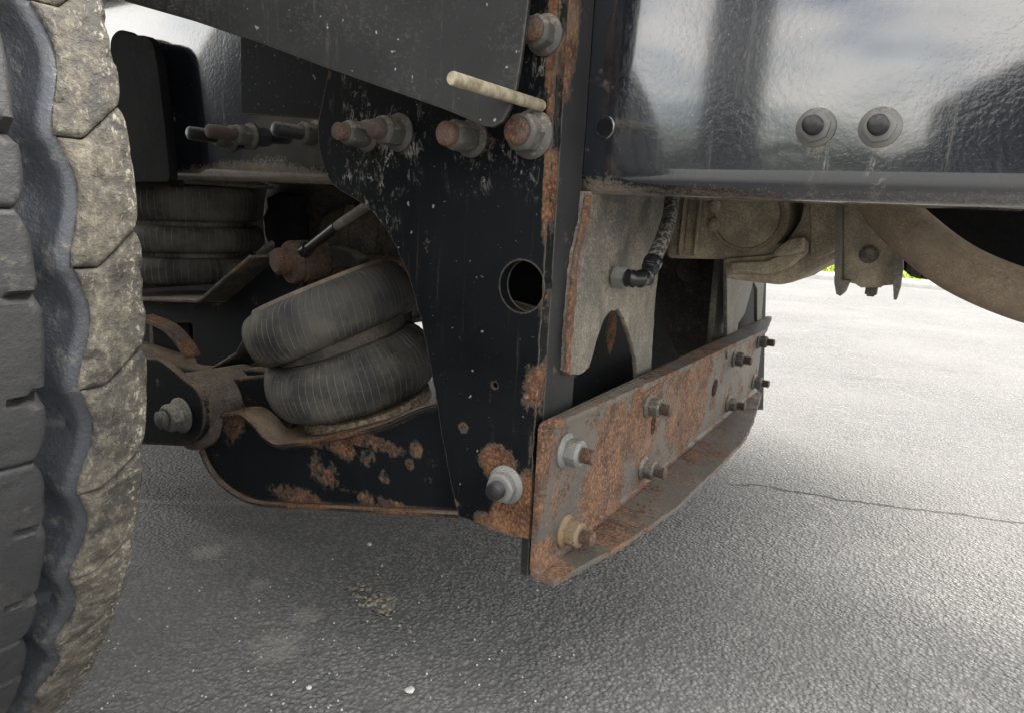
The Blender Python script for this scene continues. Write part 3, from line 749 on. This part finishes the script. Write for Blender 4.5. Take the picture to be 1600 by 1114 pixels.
# ------------------------------------------------------------------ shackle bracket + pipe + tank
YS = .80
sk = thing('shackle_bracket', U(1360, 460, 'Y', YS), 'short dusty channel bracket with two flared ears and one bolt below the rail', 'bracket')
o = P2('Y', YS, (1318, 290), (1318, 440), (1336, 444), (1345, 450), (1376, 450), (1380, 447), (1398, 445), (1406, 400), (1404, 290))
link('bracket_web', plate('bracket_web', o, .006, 'Y', YS, bev=.001), M_dusty, sk)
def ear(name, pxs, dy):
    pts = [U(*q, 'Y', YS) for q in pxs]
    bm = bmesh.new(); vs = [[bm.verts.new(p + Vector((0, -dy if k == 0 else .002, 0))) for p in pts] for k in (0, 1)]
    n = len(pts)
    for k in range(n): bm.faces.new((vs[0][k], vs[0][(k + 1) % n], vs[1][(k + 1) % n], vs[1][k]))
    bm.faces.new(vs[0][::-1]); bm.faces.new(vs[1])
    return link(name, bm_mesh(bm, name), M_gusset, sk)
ear('ear', ((1310, 290), (1308, 380), (1307, 440), (1310, 458), (1316, 461), (1322, 456), (1327, 444), (1330, 438), (1318, 436), (1318, 290)), .018)
ear('ear', ((1399, 400), (1397, 440), (1398, 466), (1402, 467), (1408, 448), (1412, 420), (1412, 385), (1404, 390)), .018)
link('bolt_head', cyl_mesh('bolt_head', U(1358, 398, 'Y', YS), (0, -1, 0), [(.0092, 0), (.0092, .004), (.0068, .0045), (.0068, .009), (.004, .010)], 6 * 4), M_dusty_dark, sk)
link('rivet_head', cyl_mesh('rivet_head', U(1364, 346, 'Y', YS), (0, -1, 0), [(.0062, 0), (.0058, .003), (.003, .0042)], 18), M_gusset, sk)
link('stub', box_mesh('stub', tuple(U(1350, 463, 'Y', YS + .01)), tuple(U(1372, 440, 'Y', YS + .01) + Vector((0, .02, 0))), .002), M_dusty_dark, sk)
pp = [U(1340, 240, 'Y', .78), U(1385, 320, 'Y', .77), U(1430, 368, 'Y', .76), U(1500, 420, 'Y', .75), U(1600, 462, 'Y', .74), U(1720, 490, 'Y', .73)]
pipe = link('curved_pipe', tube_mesh('curved_pipe', pp, .0225, 28, 10), M_hose_tan)
tag(pipe, 'thick tan curved pipe sweeping down below the rail', 'pipe')
tk = thing('tank', U(1520, 400, 'Y', 1.0), 'black smooth tank above the tan pipe', 'tank')
o = P2('Y', 1.0, (1405, 280), (1700, 280), (1700, 470), (1560, 452), (1500, 440), (1405, 436))
link('tank_shell', plate('tank_shell', round_poly(o, .03), .35, 'Y', 1.0, bev=.01), M_matt_black, tk)
link('tank_foot', box_mesh('tank_foot', tuple(U(1414, 432, 'Y', .95)), tuple(U(1450, 400, 'Y', .95) + Vector((0, .05, 0))), .005), M_dusty_dark, tk)

# ------------------------------------------------------------------ air springs
def bellows(mb, R, hs, waist, seg=144, pleat=.0):
    """rings stacked along local z. hs = list of ring heights"""
    prof = []; z = 0
    for i, h in enumerate(hs):
        n = 18
        for k in range(n + 1):
            a = -math.pi / 2 + math.pi * k / n
            rr = waist + (R - waist) * max(0, math.cos(a)) ** .75
            zz = z + h / 2 + (h / 2) * math.sin(a)
            prof.append((rr, zz))
        z += h
        if i < len(hs) - 1: prof += [(waist - .001, z + .001), (waist - .001, z + .007)]; z += .008
    edges = [p[1] for p in prof]
    def fn(r, zz, a):
        w = max(0., 1 - (r - waist) / (R - waist)) * max(0, (r - waist) / (R - waist)) * 4
        return r + pleat * w * math.sin(a * 62) + .0015 * mnoise.noise(Vector((math.cos(a) * 3, math.sin(a) * 3, zz * 30)))
    lathe(mb, prof, seg, Matrix(), fn); return z
def slump(me, z0, ang, w=.006):
    """rotate everything above z0 about the local y axis, eased over w"""
    for v in me.vertices:
        t = min(1, max(0, (v.co.z - z0 + w) / (2 * w))); a = ang * t
        x, z = v.co.x, v.co.z - z0
        v.co.x = x * math.cos(a) - z * math.sin(a) * t; v.co.z = z0 + z * math.cos(a) + x * math.sin(a)
    return me
def child_m(name, me, mat, parent, m):
    o = link(name, me, mat, parent); o.matrix_local = m; return o
SL = math.radians(13)
def frame_x(p, d):
    """frame with z along d and x kept as near world x as possible"""
    z = Vector(d).normalized(); y = z.cross(Vector((1, 0, 0))).normalized(); x = y.cross(z)
    return Matrix(((x.x, y.x, z.x, p.x), (x.y, y.y, z.y, p.y), (x.z, y.z, z.z, p.z), (0, 0, 0, 1)))
# tilted double bag
ax_b = U(562, 621, 'Y', .66)
sb = thing('air_spring', ax_b, 'tilted double convoluted rubber air spring on a rusty round plate', 'air spring')
d = (Vector((-.165, -.22, 1))).normalized()
bm = bmesh.new(); hh = bellows(bm, .117, [.077, .074], .084, pleat=.0022)
base = ax_b + d * .004
FR = Matrix(((1, 0, 0), (0, 1, 0), (0, 0, 1))).to_4x4()
FR = frame_x(base - ax_b, d)
child_m('rubber_bellows', slump(bm_mesh(bm, 'bellows', True, 50), .078, SL), M_bellows, sb, FR)
bm = bmesh.new(); lathe(bm, [(.086, .0765), (.0895, .0785), (.0895, .0835), (.086, .086)], 96, Matrix(), None, False)
child_m('girdle_hoop', slump(bm_mesh(bm, 'hoop'), .078, SL), M_rusty_dull, sb, FR)
bm = bmesh.new(); lathe(bm, [(.072, hh - .012), (.090, hh - .006), (.094, hh - .001), (.090, hh + .004), (.078, hh + .003), (.02, hh - .001)], 64)
child_m('top_bead_plate', slump(bm_mesh(bm, 'bead'), .078, SL), M_dusty_dark, sb, FR)
bm = bmesh.new(); lathe(bm, [(.084, -.019), (.090, -.015), (.090, -.004), (.084, .001), (.02, .001)], 64)
child_m('piston_plate', bm_mesh(bm, 'disc'), M_disc, sb, axis_matrix(ax_b + Vector((.012, 0, 0)) - ax_b, d))
# upright triple bag under the rail beside the tyre
Ya = .715
ct = U(275, 455, 'Y', Ya); re = U(412, 372, 'Y', Ya).x
zt0 = U(412, 296, 'Y', Ya).z; zb0 = U(412, 452, 'Y', Ya).z
Ra = .13; re = U(412, 372, 'Y', Ya + .74 * Ra).x; cxa = re - .67 * Ra
sa = thing('air_spring', (cxa, Ya, zb0), 'upright triple ring rubber air spring in the dark behind the tyre', 'air spring')
hs = [(zt0 - zb0 - .016) * f for f in (.30, .30, .40)]
bm = bmesh.new(); bellows(bm, Ra, hs, Ra - .018, pleat=.0018)
child_m('rubber_bellows', bm_mesh(bm, 'bellows', True, 50), M_bellows, sa, Matrix())
link('top_plate', box_mesh('top_plate', (cxa - .3, Ya - .13, zt0 + .002), (re + .004, Ya + .12, zt0 + .008), .002), M_gusset, sa)
link('seat_plate', box_mesh('seat_plate', (cxa - .3, Ya - .13, zb0 - .012), (re - .06, Ya + .12, zb0 - .002), .002), M_rusty_dull, sa)

# ------------------------------------------------------------------ trailing arm
YA = .54
ar = thing('trailing_arm', U(480, 790, 'Y', YA), 'black painted trailing arm with orange rust patches below the air spring', 'suspension arm')
lo = [(318, 700), (330, 727), (350, 752), (378, 772), (408, 782), (450, 785), (600, 792), (712, 798), (800, 801)]
hi = [(800, 628), (680, 637), (600, 668), (520, 688), (455, 697), (432, 697), (412, 684), (395, 664), (372, 650), (335, 655)]
lo2 = [(v.x, v.y) for v in spline([(*q, 0) for q in P2('Y', YA, *lo)], 5)]
hi2 = [(v.x, v.y) for v in spline([(*q, 0) for q in P2('Y', YA, *hi)], 5)]
link('arm_side', plate('arm_side', lo2 + hi2, .010, 'Y', YA, bev=.0015), M_arm, ar)
def strip(name, pts, y0, y1, t, mat, parent, up=1):
    """bent flange following 2D points (x,z), between two depths"""
    bm = bmesh.new(); rows = []
    n = len(pts)
    for i, p in enumerate(pts):
        a = Vector(pts[max(i - 1, 0)]); b = Vector(pts[min(i + 1, n - 1)]); d = (b - a).normalized(); nn = Vector((-d.y, d.x)) * up
        q = Vector(p) + nn * t
        rows.append([bm.verts.new((p[0], y0, p[1])), bm.verts.new((q.x, y0, q.y)), bm.verts.new((q.x, y1, q.y)), bm.verts.new((p[0], y1, p[1]))])
    for r1, r2 in zip(rows, rows[1:]):
        for k in range(4): bm.faces.new((r1[k], r1[(k + 1) % 4], r2[(k + 1) % 4], r2[k]))
    bm.faces.new(rows[0][::-1]); bm.faces.new(rows[-1])
    bmesh.ops.recalc_face_normals(bm, faces=bm.faces[:])
    bmesh.ops.bevel(bm, geom=[e for e in bm.edges if len(e.link_faces) == 2 and e.calc_face_angle(0) > .9], offset=.0015, segments=1, affect='EDGES')
    return link(name, bm_mesh(bm, name), mat, parent)
strip('arm_bottom_flange', lo2, YA - .006, YA + .13, .006, M_arm, ar, -1)
strip('arm_top_flange', hi2, YA - .004, YA + .14, .006, M_arm, ar, -1)
# eye with bushing and nut
ec = U(286, 643, 'Y', .52)
link('eye_ring', cyl_mesh('eye_ring', ec + Vector((.006, .10, 0)), (0, -1, 0), [(.052, 0), (.054, .08), (.055, .093), (.0545, .098), (.050, .101), (.046, .103)], 48), M_rusty_dull, ar)
e2 = P2('Y', .505, (140, 560), (245, 560), (262, 572), (285, 592), (305, 606), (317, 628), (320, 655), (314, 678), (300, 692), (275, 696), (140, 688))
link('eye_plate', plate('eye_plate', round_poly(e2, .01), .012, 'Y', .505, bev=.002), M_arm, ar)
add_nut(ar, U(284, 648, 'Y', .505), (0, -1, 0), .0245, .024, .012, .008, M_nut_dust, M_nut_dust, label='large dusty grey nut on the arm eye')
cst = [(v.x, v.y) for v in spline([(*q, 0) for q in P2('Y', .56, (225, 500), (262, 516), (285, 540), (296, 560))], 6)]
strip('curved_strap', cst, .550, .575, .008, M_rusty, ar)
cst = [(v.x, v.y) for v in spline([(*q, 0) for q in P2('Y', .55, (228, 545), (246, 560), (262, 580), (277, 592))], 6)]
strip('curved_strap', cst, .530, .55, .008, M_rusty_dull, ar)
# casting behind the eye, under the bag
o = P2('Y', .60, (130, 520), (290, 575), (345, 580), (400, 575), (470, 600), (480, 680), (420, 690), (380, 660), (330, 700), (130, 690))
link('arm_inner_web', plate('arm_inner_web', round_poly(o, .01), .05, 'Y', .60, bev=.004), M_arm, ar)
o = P2('Y', .575, (352, 592), (430, 585), (470, 640), (450, 672), (420, 660), (398, 640), (370, 628))
link('gusset_web', plate('gusset_web', round_poly(o, .008), .02, 'Y', .575, bev=.003), M_arm, ar)

# ------------------------------------------------------------------ axle seat bracket (black, dark)
sx = thing('axle_seat_bracket', U(345, 580, 'Y', .64), 'black angular seat bracket carrying the upright air spring', 'bracket')
YB = .63
o = P2('Y', YB, (180, 470), (340, 474), (352, 470), (425, 406), (455, 410), (476, 425), (470, 450), (410, 490), (396, 520), (385, 545), (330, 578), (312, 580), (304, 560), (300, 505), (180, 505))
link('bracket_side', plate('bracket_side', round_poly(o, .006), .012, 'Y', YB, bev=.002), M_arm, sx)
fp = P2('Y', YB, (180, 466), (340, 471), (350, 466), (380, 440), (425, 403))
strip('bracket_flange', fp, YB - .035, YB + .12, .006, M_rusty_dull, sx)
fp = P2('Y', YB, (304, 578), (318, 583), (335, 578), (385, 548), (400, 520), (412, 492))
strip('bracket_lower_lip', fp, YB - .02, YB + .06, .005, M_rusty_dull, sx, -1)
link('dark_backdrop', plate('dark_backdrop', P2('Y', 1.3, (60, 270), (640, 290), (640, 560), (60, 640)), .01, 'Y', 1.3), M_matt_black, sx)  # black sheet added to keep the depth behind the bracket dark
link('rust_web', plate('rust_web', P2('Y', .68, (225, 500), (300, 500), (305, 590), (400, 580), (400, 520), (460, 520), (440, 620), (225, 600)), .01, 'Y', .69), M_rusty_dull, sx)
link('inner_box', box_mesh('inner_box', tuple(U(240, 560, 'Y', .66)), tuple(U(296, 500, 'Y', .66) + Vector((0, .02, 0))), .003), M_matt_black, sx)

# ------------------------------------------------------------------ torque rod
tr = thing('torque_rod', U(480, 420, 'Y', .66), 'thick rust covered rod end behind the top of the tilted air spring', 'rod')
c0 = U(462, 410, 'Y', .63)
dd = (Vector((.18, 1, .02))).normalized()
link('rod_eye', cyl_mesh('rod_eye', c0 - dd * .012, dd, [(.016, 0), (.028, .002), (.030, .006), (.030, .010), (.0275, .012), (.0275, .016), (.030, .018), (.030, .05), (.026, .056)], 36), M_rusty, tr)
link('hex_head', cyl_mesh('hex_head', c0 - dd * .030 + Vector((-.002, 0, .002)), dd, [(.014, 0), (.018, .004), (.0185, .020)], 24), M_rusty, tr)
link('rod_bar', tube_mesh('rod_bar', [c0 + dd * .02, U(510, 410, 'Y', .68), U(570, 418, 'Y', .70), U(660, 425, 'Y', .72)], lambda t: .026 - .008 * min(1, t * 2), 24, 8), M_rusty, tr)
o = P2('Y', .665, (500, 392), (520, 384), (545, 392), (560, 404), (558, 420), (500, 420))
link('clamp', plate('clamp', round_poly(o, .004), .02, 'Y', .665, bev=.003), M_rusty_dull, tr)
lk = thing('levelling_rod', U(520, 355, 'Y', .60), 'slim grey rod with black sleeve sloping down to the rusty rod end', 'rod')
l0, l1, l2 = U(600, 304, 'Y', .57), U(520, 358, 'Y', .60), U(482, 388, 'Y', .62)
link('rod_shaft', tube_mesh('rod_shaft', [l0, l0.lerp(l1, .5), l1], .0058, 16, 3), M_gusset, lk)
link('rod_sleeve', tube_mesh('rod_sleeve', [l1.lerp(l2, -.15), l1.lerp(l2, .5), l2], lambda t: .0066, 16, 3), M_black, lk)
link('rod_ball', tube_mesh('rod_ball', [l2, l2.lerp(l2 + (l2 - l1), .25)], .009, 16, 2), M_black, lk)

# ------------------------------------------------------------------ brake chamber and axle behind
bc = thing('brake_chamber', U(510, 375, 'Y', .85), 'dim tan brake chamber with clamp rings behind the sloping rod', 'brake chamber')
p = U(500, 372, 'Y', .80)
link('chamber_shell', cyl_mesh('chamber_shell', p, (.75, .6, -.05), [(.010, 0), (.035, .004), (.050, .02), (.055, .04), (.060, .042), (.060, .052), (.055, .054), (.056, .10), (.060, .102), (.060, .112), (.052, .118), (.045, .16)], 40), M_dusty_dark, bc)
p = U(600, 395, 'Y', .86)
link('chamber_bowl', cyl_mesh('chamber_bowl', p, (1, .25, 0), [(.04, 0), (.05, .02), (.05, .12), (.03, .14)], 36), M_rusty_dull, bc)
axl = thing('rear_axle', U(420, 480, 'Y', 1.0), 'dark axle tube running across behind the springs', 'axle')
link('axle_tube', cyl_mesh('axle_tube', Vector((-.98, 1.2, H - .06)), (0, 1, 0), [(.06, 0), (.065, .02), (.065, .4), (.06, .42)], 36), M_dusty_dark, axl)
ph = thing('plastic_valve', U(445, 350, 'Y', .75), 'dark grey lumpy valve body in the gloom under the rail', 'valve')
bm = bmesh.new(); lathe(bm, [(.012, 0), (.026, .008), (.034, .03), (.036, .06), (.028, .075), (.03, .09), (.01, .1)], 24, axis_matrix(U(450, 398, 'Y', .75), (-.15, .1, 1)))
link('valve_body', bm_mesh(bm, 'valve_body'), M_matt_black, ph)
link('valve_strap', tube_mesh('valve_strap', [U(405, 400, 'Y', .72), U(418, 388, 'Y', .72), U(432, 378, 'Y', .73)], .007, 10, 4), M_gusset, ph)

# ------------------------------------------------------------------ unseen truck body above (deck, cross bearers), sized to shade the ground
dk = thing('shade_deck', (-.6, 1.0, H + .30), 'unseen flat steel deck above the frame rails, sized to shade the ground', 'truck body')
link('deck_sheet', box_mesh('deck_sheet', (-3.4, .40, H + .335), (.45, 2.24, H + .37), .004), M_bodypaint, dk)
for k, x in enumerate((-3.0, -2.3, -1.6, -.9, -.05, .39)):
    link('deck_bearer', box_mesh('deck_bearer', (x, .45, H + .289), (x + .06, 2.2, H + .334), .003), M_bodypaint, dk)
link('shade_body_side', box_mesh('shade_body_side', (-3.4, 2.21, H + .371), (.45, 2.24, H + 2.4), .004), M_bodypaint, dk)  # unseen side wall, blocks the sun along with the deck

# ------------------------------------------------------------------ tyre
TC = Vector((-.942, 0, H - .0506)); TR = .530; YT = .231
ty = thing('truck_wheel_assembly', (TC.x, .11, 0), 'big worn truck tyre with muddy tan shoulder blocks', 'tyre')
def tyre_surface():
    bm = bmesh.new(); prof = []
    g = .024                                                     # groove depth
    R0 = TR - g
    ys = []
    yl = YT - .2455
    # closed section: outer sidewall, tread base, inner sidewall
    sec = [(.30, yl + .03), (.34, yl + .006), (.40, yl - .004), (.46, yl - .002), (.495, yl + .004), (R0 - .004, yl + .012)]
    n = 40
    for k in range(n + 1):
        y = yl + .016 + (YT - .004 - yl - .016) * k / n
        sec.append((R0, y))
    sec += [(R0 - .004, YT - .001), (.495, YT + .005), (.46, YT + .010), (.40, YT + .012), (.34, YT + .002), (.30, YT - .02)]
    M = Matrix.Translation((TC.x, 0, TC.z)) @ Matrix.Rotation(-math.pi / 2, 4, 'X')   # local z -> +Y
    lathe(bm, [(r, y) for r, y in sec], 240, M, None, False)
    bm.verts.ensure_lookup_table()
    return bm_mesh(bm, 'carcass', True, 50)
link('carcass', tyre_surface(), M_groove, ty)
NP = 46; PITCH = 2 * math.pi / NP
def tread_block(name, yl, yr, s0, s1, ns=20, ny=16, top=TR, bot=TR - .0245, seed=0, lean=0., chips=.0012, notch=None):
    """block on the tread: yl(s), yr(s) edges, s along circumference in metres; local: axis at origin, facing +X"""
    bm = bmesh.new(); grid = []
    Ls = s1 - s0
    for i in range(ns + 1):
        a = i / ns; row = []
        for j in range(ny + 1):
            b = j / ny
            # cluster rows close to the rim so that the sides are steep
            aa = .5 - .5 * math.cos(math.pi * (.08 + .84 * a)) ; aa = (aa - (.5 - .5 * math.cos(math.pi * .08))) / (math.cos(math.pi * .08))
            bb = .5 - .5 * math.cos(math.pi * (.08 + .84 * b)) ; bb = (bb - (.5 - .5 * math.cos(math.pi * .08))) / (math.cos(math.pi * .08))
            s = s0 + Ls * aa
            y0, y1 = yl(s), yr(s)
            y = y0 + (y1 - y0) * bb
            s_ = s + lean(y) if lean else s
            e = min(min(aa, 1 - aa) * Ls, min(bb, 1 - bb) * (y1 - y0))
            r = top - .0020 * max(0, 1 - e / .0026) ** 1.6
            q = Vector((s_ * 60, y * 60, seed))
            r += .0004 * mnoise.noise(q) + .0003 * mnoise.noise(q * 3.1)
            c = mnoise.noise(q * 1.7 + Vector((5, 5, 5)))
            if c > .36: r -= (c - .36) * chips * 6
            if notch: r -= notch(s, y)
            row.append((r, s_, y, i in (0, ns) or j in (0, ny)))
        grid.append(row)
    V = [[bm.verts.new((r * math.cos(s / TR), y, r * math.sin(s / TR))) for r, s, y, _ in row] for row in grid]
    for i in range(ns):
        for j in range(ny): bm.faces.new((V[i][j], V[i + 1][j], V[i + 1][j + 1], V[i][j + 1]))
    rim = [V[0][j] for j in range(ny + 1)] + [V[i][ny] for i in range(1, ns + 1)] + [V[ns][j] for j in range(ny - 1, -1, -1)] + [V[i][0] for i in range(ns - 1, 0, -1)]
    cen = sum((v.co for v in rim), Vector()) / len(rim)
    low = []
    for v in rim:
        rr = math.hypot(v.co.x, v.co.z); k = bot / rr
        o = (v.co - cen) * .03
        low.append(bm.verts.new((v.co.x * k + o.x, v.co.y + o.y, v.co.z * k + o.z)))
    m = len(rim)
    for k in range(m): bm.faces.new((rim[k], low[k], low[(k + 1) % m], rim[(k + 1) % m]))
    return bm_mesh(bm, name, True, 40)
pl = PITCH * TR
# shoulder block: wavy left edge against the bright groove, straight right edge at the sidewall
def wave(s):
    u = (s / pl) % 1
    return .0085 * (.5 - .5 * math.cos(math.pi * (u / .62 if u < .62 else 1 - (u - .62) / .38 * .75 )))
ylS = lambda s: YT - .0420 + wave(s)
yrS = lambda s: YT - .001 - .004 * (abs((s / pl % 1) - .5) * 2) ** 6
def nS(s, y):
    # slanting side notch that opens towards the sidewall
    w = min(1, max(0, (y - (YT - .027)) / .012))
    return .010 * w * max(0, 1 - abs(s - .95 * pl) / .0075) ** .6 if w > 0 else 0
leanS = lambda y: max(0, (y - (YT - .027))) * .95 - max(0, y - (YT - .005)) * .4
variants = [tread_block('tread_block', ylS, yrS, .0005, pl - .0007, 26, 20, seed=k * 7.3, lean=leanS, chips=.0022) for k in range(4)]
wave2 = lambda s: .0035 * math.cos(s / pl * 2 * math.pi)
ylM = lambda s: YT - .118 + .004 * math.cos(s / pl * 2 * math.pi)
yrM = lambda s: YT - .0670 + .0085 * (1 - (abs(s / (2 * pl) - .5) * 2) ** 7) - .0015 * (.5 + .5 * math.cos(s / pl * 2 * math.pi * 1.0 + 2.6))
def nM(s, y):
    t = (y - (YT - .078)) / .018
    if t <= 0: return 0
    return .011 * max(max(0, 1 - abs(s - .55 * pl) / (.0062 * t)), .8 * max(0, 1 - abs(s - 1.35 * pl) / (.0045 * t))) ** .7
mids = [tread_block('rib_block', ylM, yrM, .0005, 2 * pl - .0005, 52, 22, seed=40 + k * 5.1, notch=nM, chips=.0006) for k in range(3)]
OFF = math.radians(.6)
bm = bmesh.new(); rows = []
nn = NP * 16
for k in range(nn):
    s = pl * k / 16; a = s / TR + OFF; w = wave(s); row = []
    for (yy, rr) in ((-.0405, .0034), (-.0425, .0036), (-.0465, .0050), (-.0495, .0085), (-.0510, .0170), (-.0600, .0235)):
        y = YT + yy + (w if yy > -.058 else 0); r = TR - rr + .0006 * mnoise.noise(Vector((s * 50, yy * 300, 0)))
        row.append(bm.verts.new((TC.x + r * math.cos(a), y, TC.z + r * math.sin(a))))
    rows.append(row)
for k in range(nn):
    for j in range(5): bm.faces.new((rows[k][j], rows[(k + 1) % nn][j], rows[(k + 1) % nn][j + 1], rows[k][j + 1]))
link('groove_wall', bm_mesh(bm, 'groove_wall', True, 60), M_groove, ty)
for k in range(NP):
    a = k * PITCH + OFF
    for lst, nm, mt, da in ((variants, 'tread_block', M_tyre, 0), (mids, 'rib_block', M_tyre_mid, PITCH * .45)):
        if nm == 'rib_block' and k % 2: continue
        me = lst[(k // 2 if nm == 'rib_block' else k) % len(lst)]
        if not me.materials: me.materials.append(mt)
        o = bpy.data.objects.new(nm, me); COL.objects.link(o); o.parent = ty
        o.matrix_local = Matrix.Translation(Vector((TC.x, 0, TC.z)) - Vector(ty['base'])) @ Matrix.Rotation(-(a + da), 4, 'Y')
# outboard ribs, out of the picture: joined
bm = bmesh.new()
for k in range(NP):
    for (ya, yb) in ((YT - .172, YT - .130), (YT - .243, YT - .186)):
        a0, a1 = k * PITCH + .004, (k + 1) * PITCH - .004
        vs = []
        for r in (TR - .014, TR):
            for (a, y) in ((a0, ya), (a1, ya), (a1, yb), (a0, yb)):
                vs.append(bm.verts.new((TC.x + r * math.cos(a), y, TC.z + r * math.sin(a))))
        for f in ((4, 5, 6, 7), (0, 1, 5, 4), (1, 2, 6, 5), (2, 3, 7, 6), (3, 0, 4, 7)): bm.faces.new([vs[i] for i in f])
tag(link('outboard_tread', bm_mesh(bm, 'outboard_tread', False), M_tyre_mid, ty), kind='stuff')
link('wheel_rim', cyl_mesh('wheel_rim', Vector((TC.x, YT - .21, TC.z)), (0, 1, 0), [(.30, 0), (.305, .01), (.27, .03), (.26, .10), (.27, .17), (.305, .19), (.30, .20)], 64), M_gusset, ty)

# far side tyres, axle housing and shapes added behind the camera
def plain_tyre(xc, yc, label):
    t = thing('truck_wheel_assembly', (xc, yc, 0), label, 'tyre')
    Mx = Matrix.Translation((xc, yc, TC.z)) @ Matrix.Rotation(-math.pi / 2, 4, 'X')
    bm = bmesh.new()
    lathe(bm, [(.30, -.10), (.36, -.13), (.46, -.135), (.505, -.125), (.518, -.11), (.518, .11), (.505, .125), (.46, .135), (.36, .13), (.30, .10)], 96, Mx)
    link('carcass', bm_mesh(bm, 'carcass'), M_tyre_mid, t)
    bm = bmesh.new()
    for k in range(NP):
        for (ya, yb) in ((-.118, -.062), (-.052, -.004), (.004, .052), (.062, .118)):
            a0, a1 = k * PITCH + .006, (k + 1) * PITCH - .006; vs = []
            for r in (.516, .530):
                for (a, y) in ((a0, ya), (a1, ya), (a1, yb), (a0, yb)):
                    vs.append(bm.verts.new((xc + r * math.cos(a), yc + y, TC.z + r * math.sin(a))))
            for f in ((4, 5, 6, 7), (0, 1, 5, 4), (1, 2, 6, 5), (2, 3, 7, 6), (3, 0, 4, 7)): bm.faces.new([vs[i] for i in f])
    tag(link('tread_blocks', bm_mesh(bm, 'tread_blocks', False), M_tyre_mid, t), kind='stuff')
plain_tyre(TC.x, 1.86, 'dark tyre on the far side behind the bracket and rusty channel')
plain_tyre(TC.x - 1.32, 1.86, 'dark far tyre of the rear axle behind the upright air spring')
bm = bmesh.new(); lathe(bm, [(.02, -.175), (.09, -.165), (.15, -.13), (.185, -.05), (.19, 0), (.18, .06), (.14, .13), (.085, .2), (.07, .34)], 48, Matrix.Translation((-.98, 1.0, H - .05)) @ Matrix.Rotation(-math.pi / 2, 4, 'X'))
link('axle_housing', bm_mesh(bm, 'axle_housing'), M_rusty_dull, axl)
# added out of view to put dark shapes into the glossy rail's reflections
pt = thing('reflection_tower', (-3.9, -14, 0), 'dark square tower added for a dark band in the rail reflection', 'tower')
link('reflection_tower_shaft', box_mesh('reflection_tower_shaft', (-4.8, -14.3, 0), (-3.65, -13.7, 7), .02), M_matt_black, pt)
link('reflection_tower_head', box_mesh('reflection_tower_head', (-5.6, -14.4, 7.01), (-2.8, -13.6, 7.3), .03), M_matt_black, pt)
sh = thing('reflection_shed', (2.2, -14, 0), 'dark shed shape added for a sloping dark patch in the rail reflection', 'shed')
link('reflection_shed_wall', plate('reflection_shed_wall', [(-.6, .01), (6, .01), (6, 2.6), (3.2, 5.2), (-.6, 1.9)], 4.0, 'Y', -14, side=-1, bev=.01), M_matt_black, sh)
bm = bmesh.new(); rnd = random.Random(5)
for k in range(2600):
    x = rnd.uniform(-42, 14); y = -18 + rnd.uniform(-1, 1); top = 1.0 + .5 * mnoise.noise(Vector((x * .35, 0, 0))) + .25 * mnoise.noise(Vector((x * 1.7, 3, 0)))
    z = rnd.uniform(0, top); r = rnd.uniform(.12, .3)
    bmesh.ops.create_icosphere(bm, subdivisions=1, radius=r, matrix=Matrix.Translation((x, y, z)) @ Matrix.Rotation(rnd.random() * 3, 4, 'X') @ Matrix.Diagonal((1, .5, .35, 1)))
tag(link('reflection_hedge', bm_mesh(bm, 'reflection_hedge', False), simple('hedge_leaves', (.02, .035, .015), (.05, .08, .03), 8, .9)), 'long low dark green hedge added for the rail to reflect', 'reflection_hedge', kind='stuff')

fa = thing('air_spring', (-1.0, 1.5, H - .3), 'dark upright air spring on the far side, seen past the tilted one', 'air spring')
px_ = U(632, 500, 'Y', 1.5)
bm = bmesh.new(); bellows(bm, .125, [.10, .10, .10], .105, seg=64)
m_ = Matrix.Translation(Vector((px_.x, 1.5, H - .31)) - Vector(fa['base']))
child_m('rubber_bellows', bm_mesh(bm, 'bellows', True, 50), M_bellows, fa, m_)
link('seat_plate', box_mesh('seat_plate', (px_.x - .2, 1.38, H - .325), (px_.x + .10, 1.62, H - .312), .002), M_rusty_dull, fa)
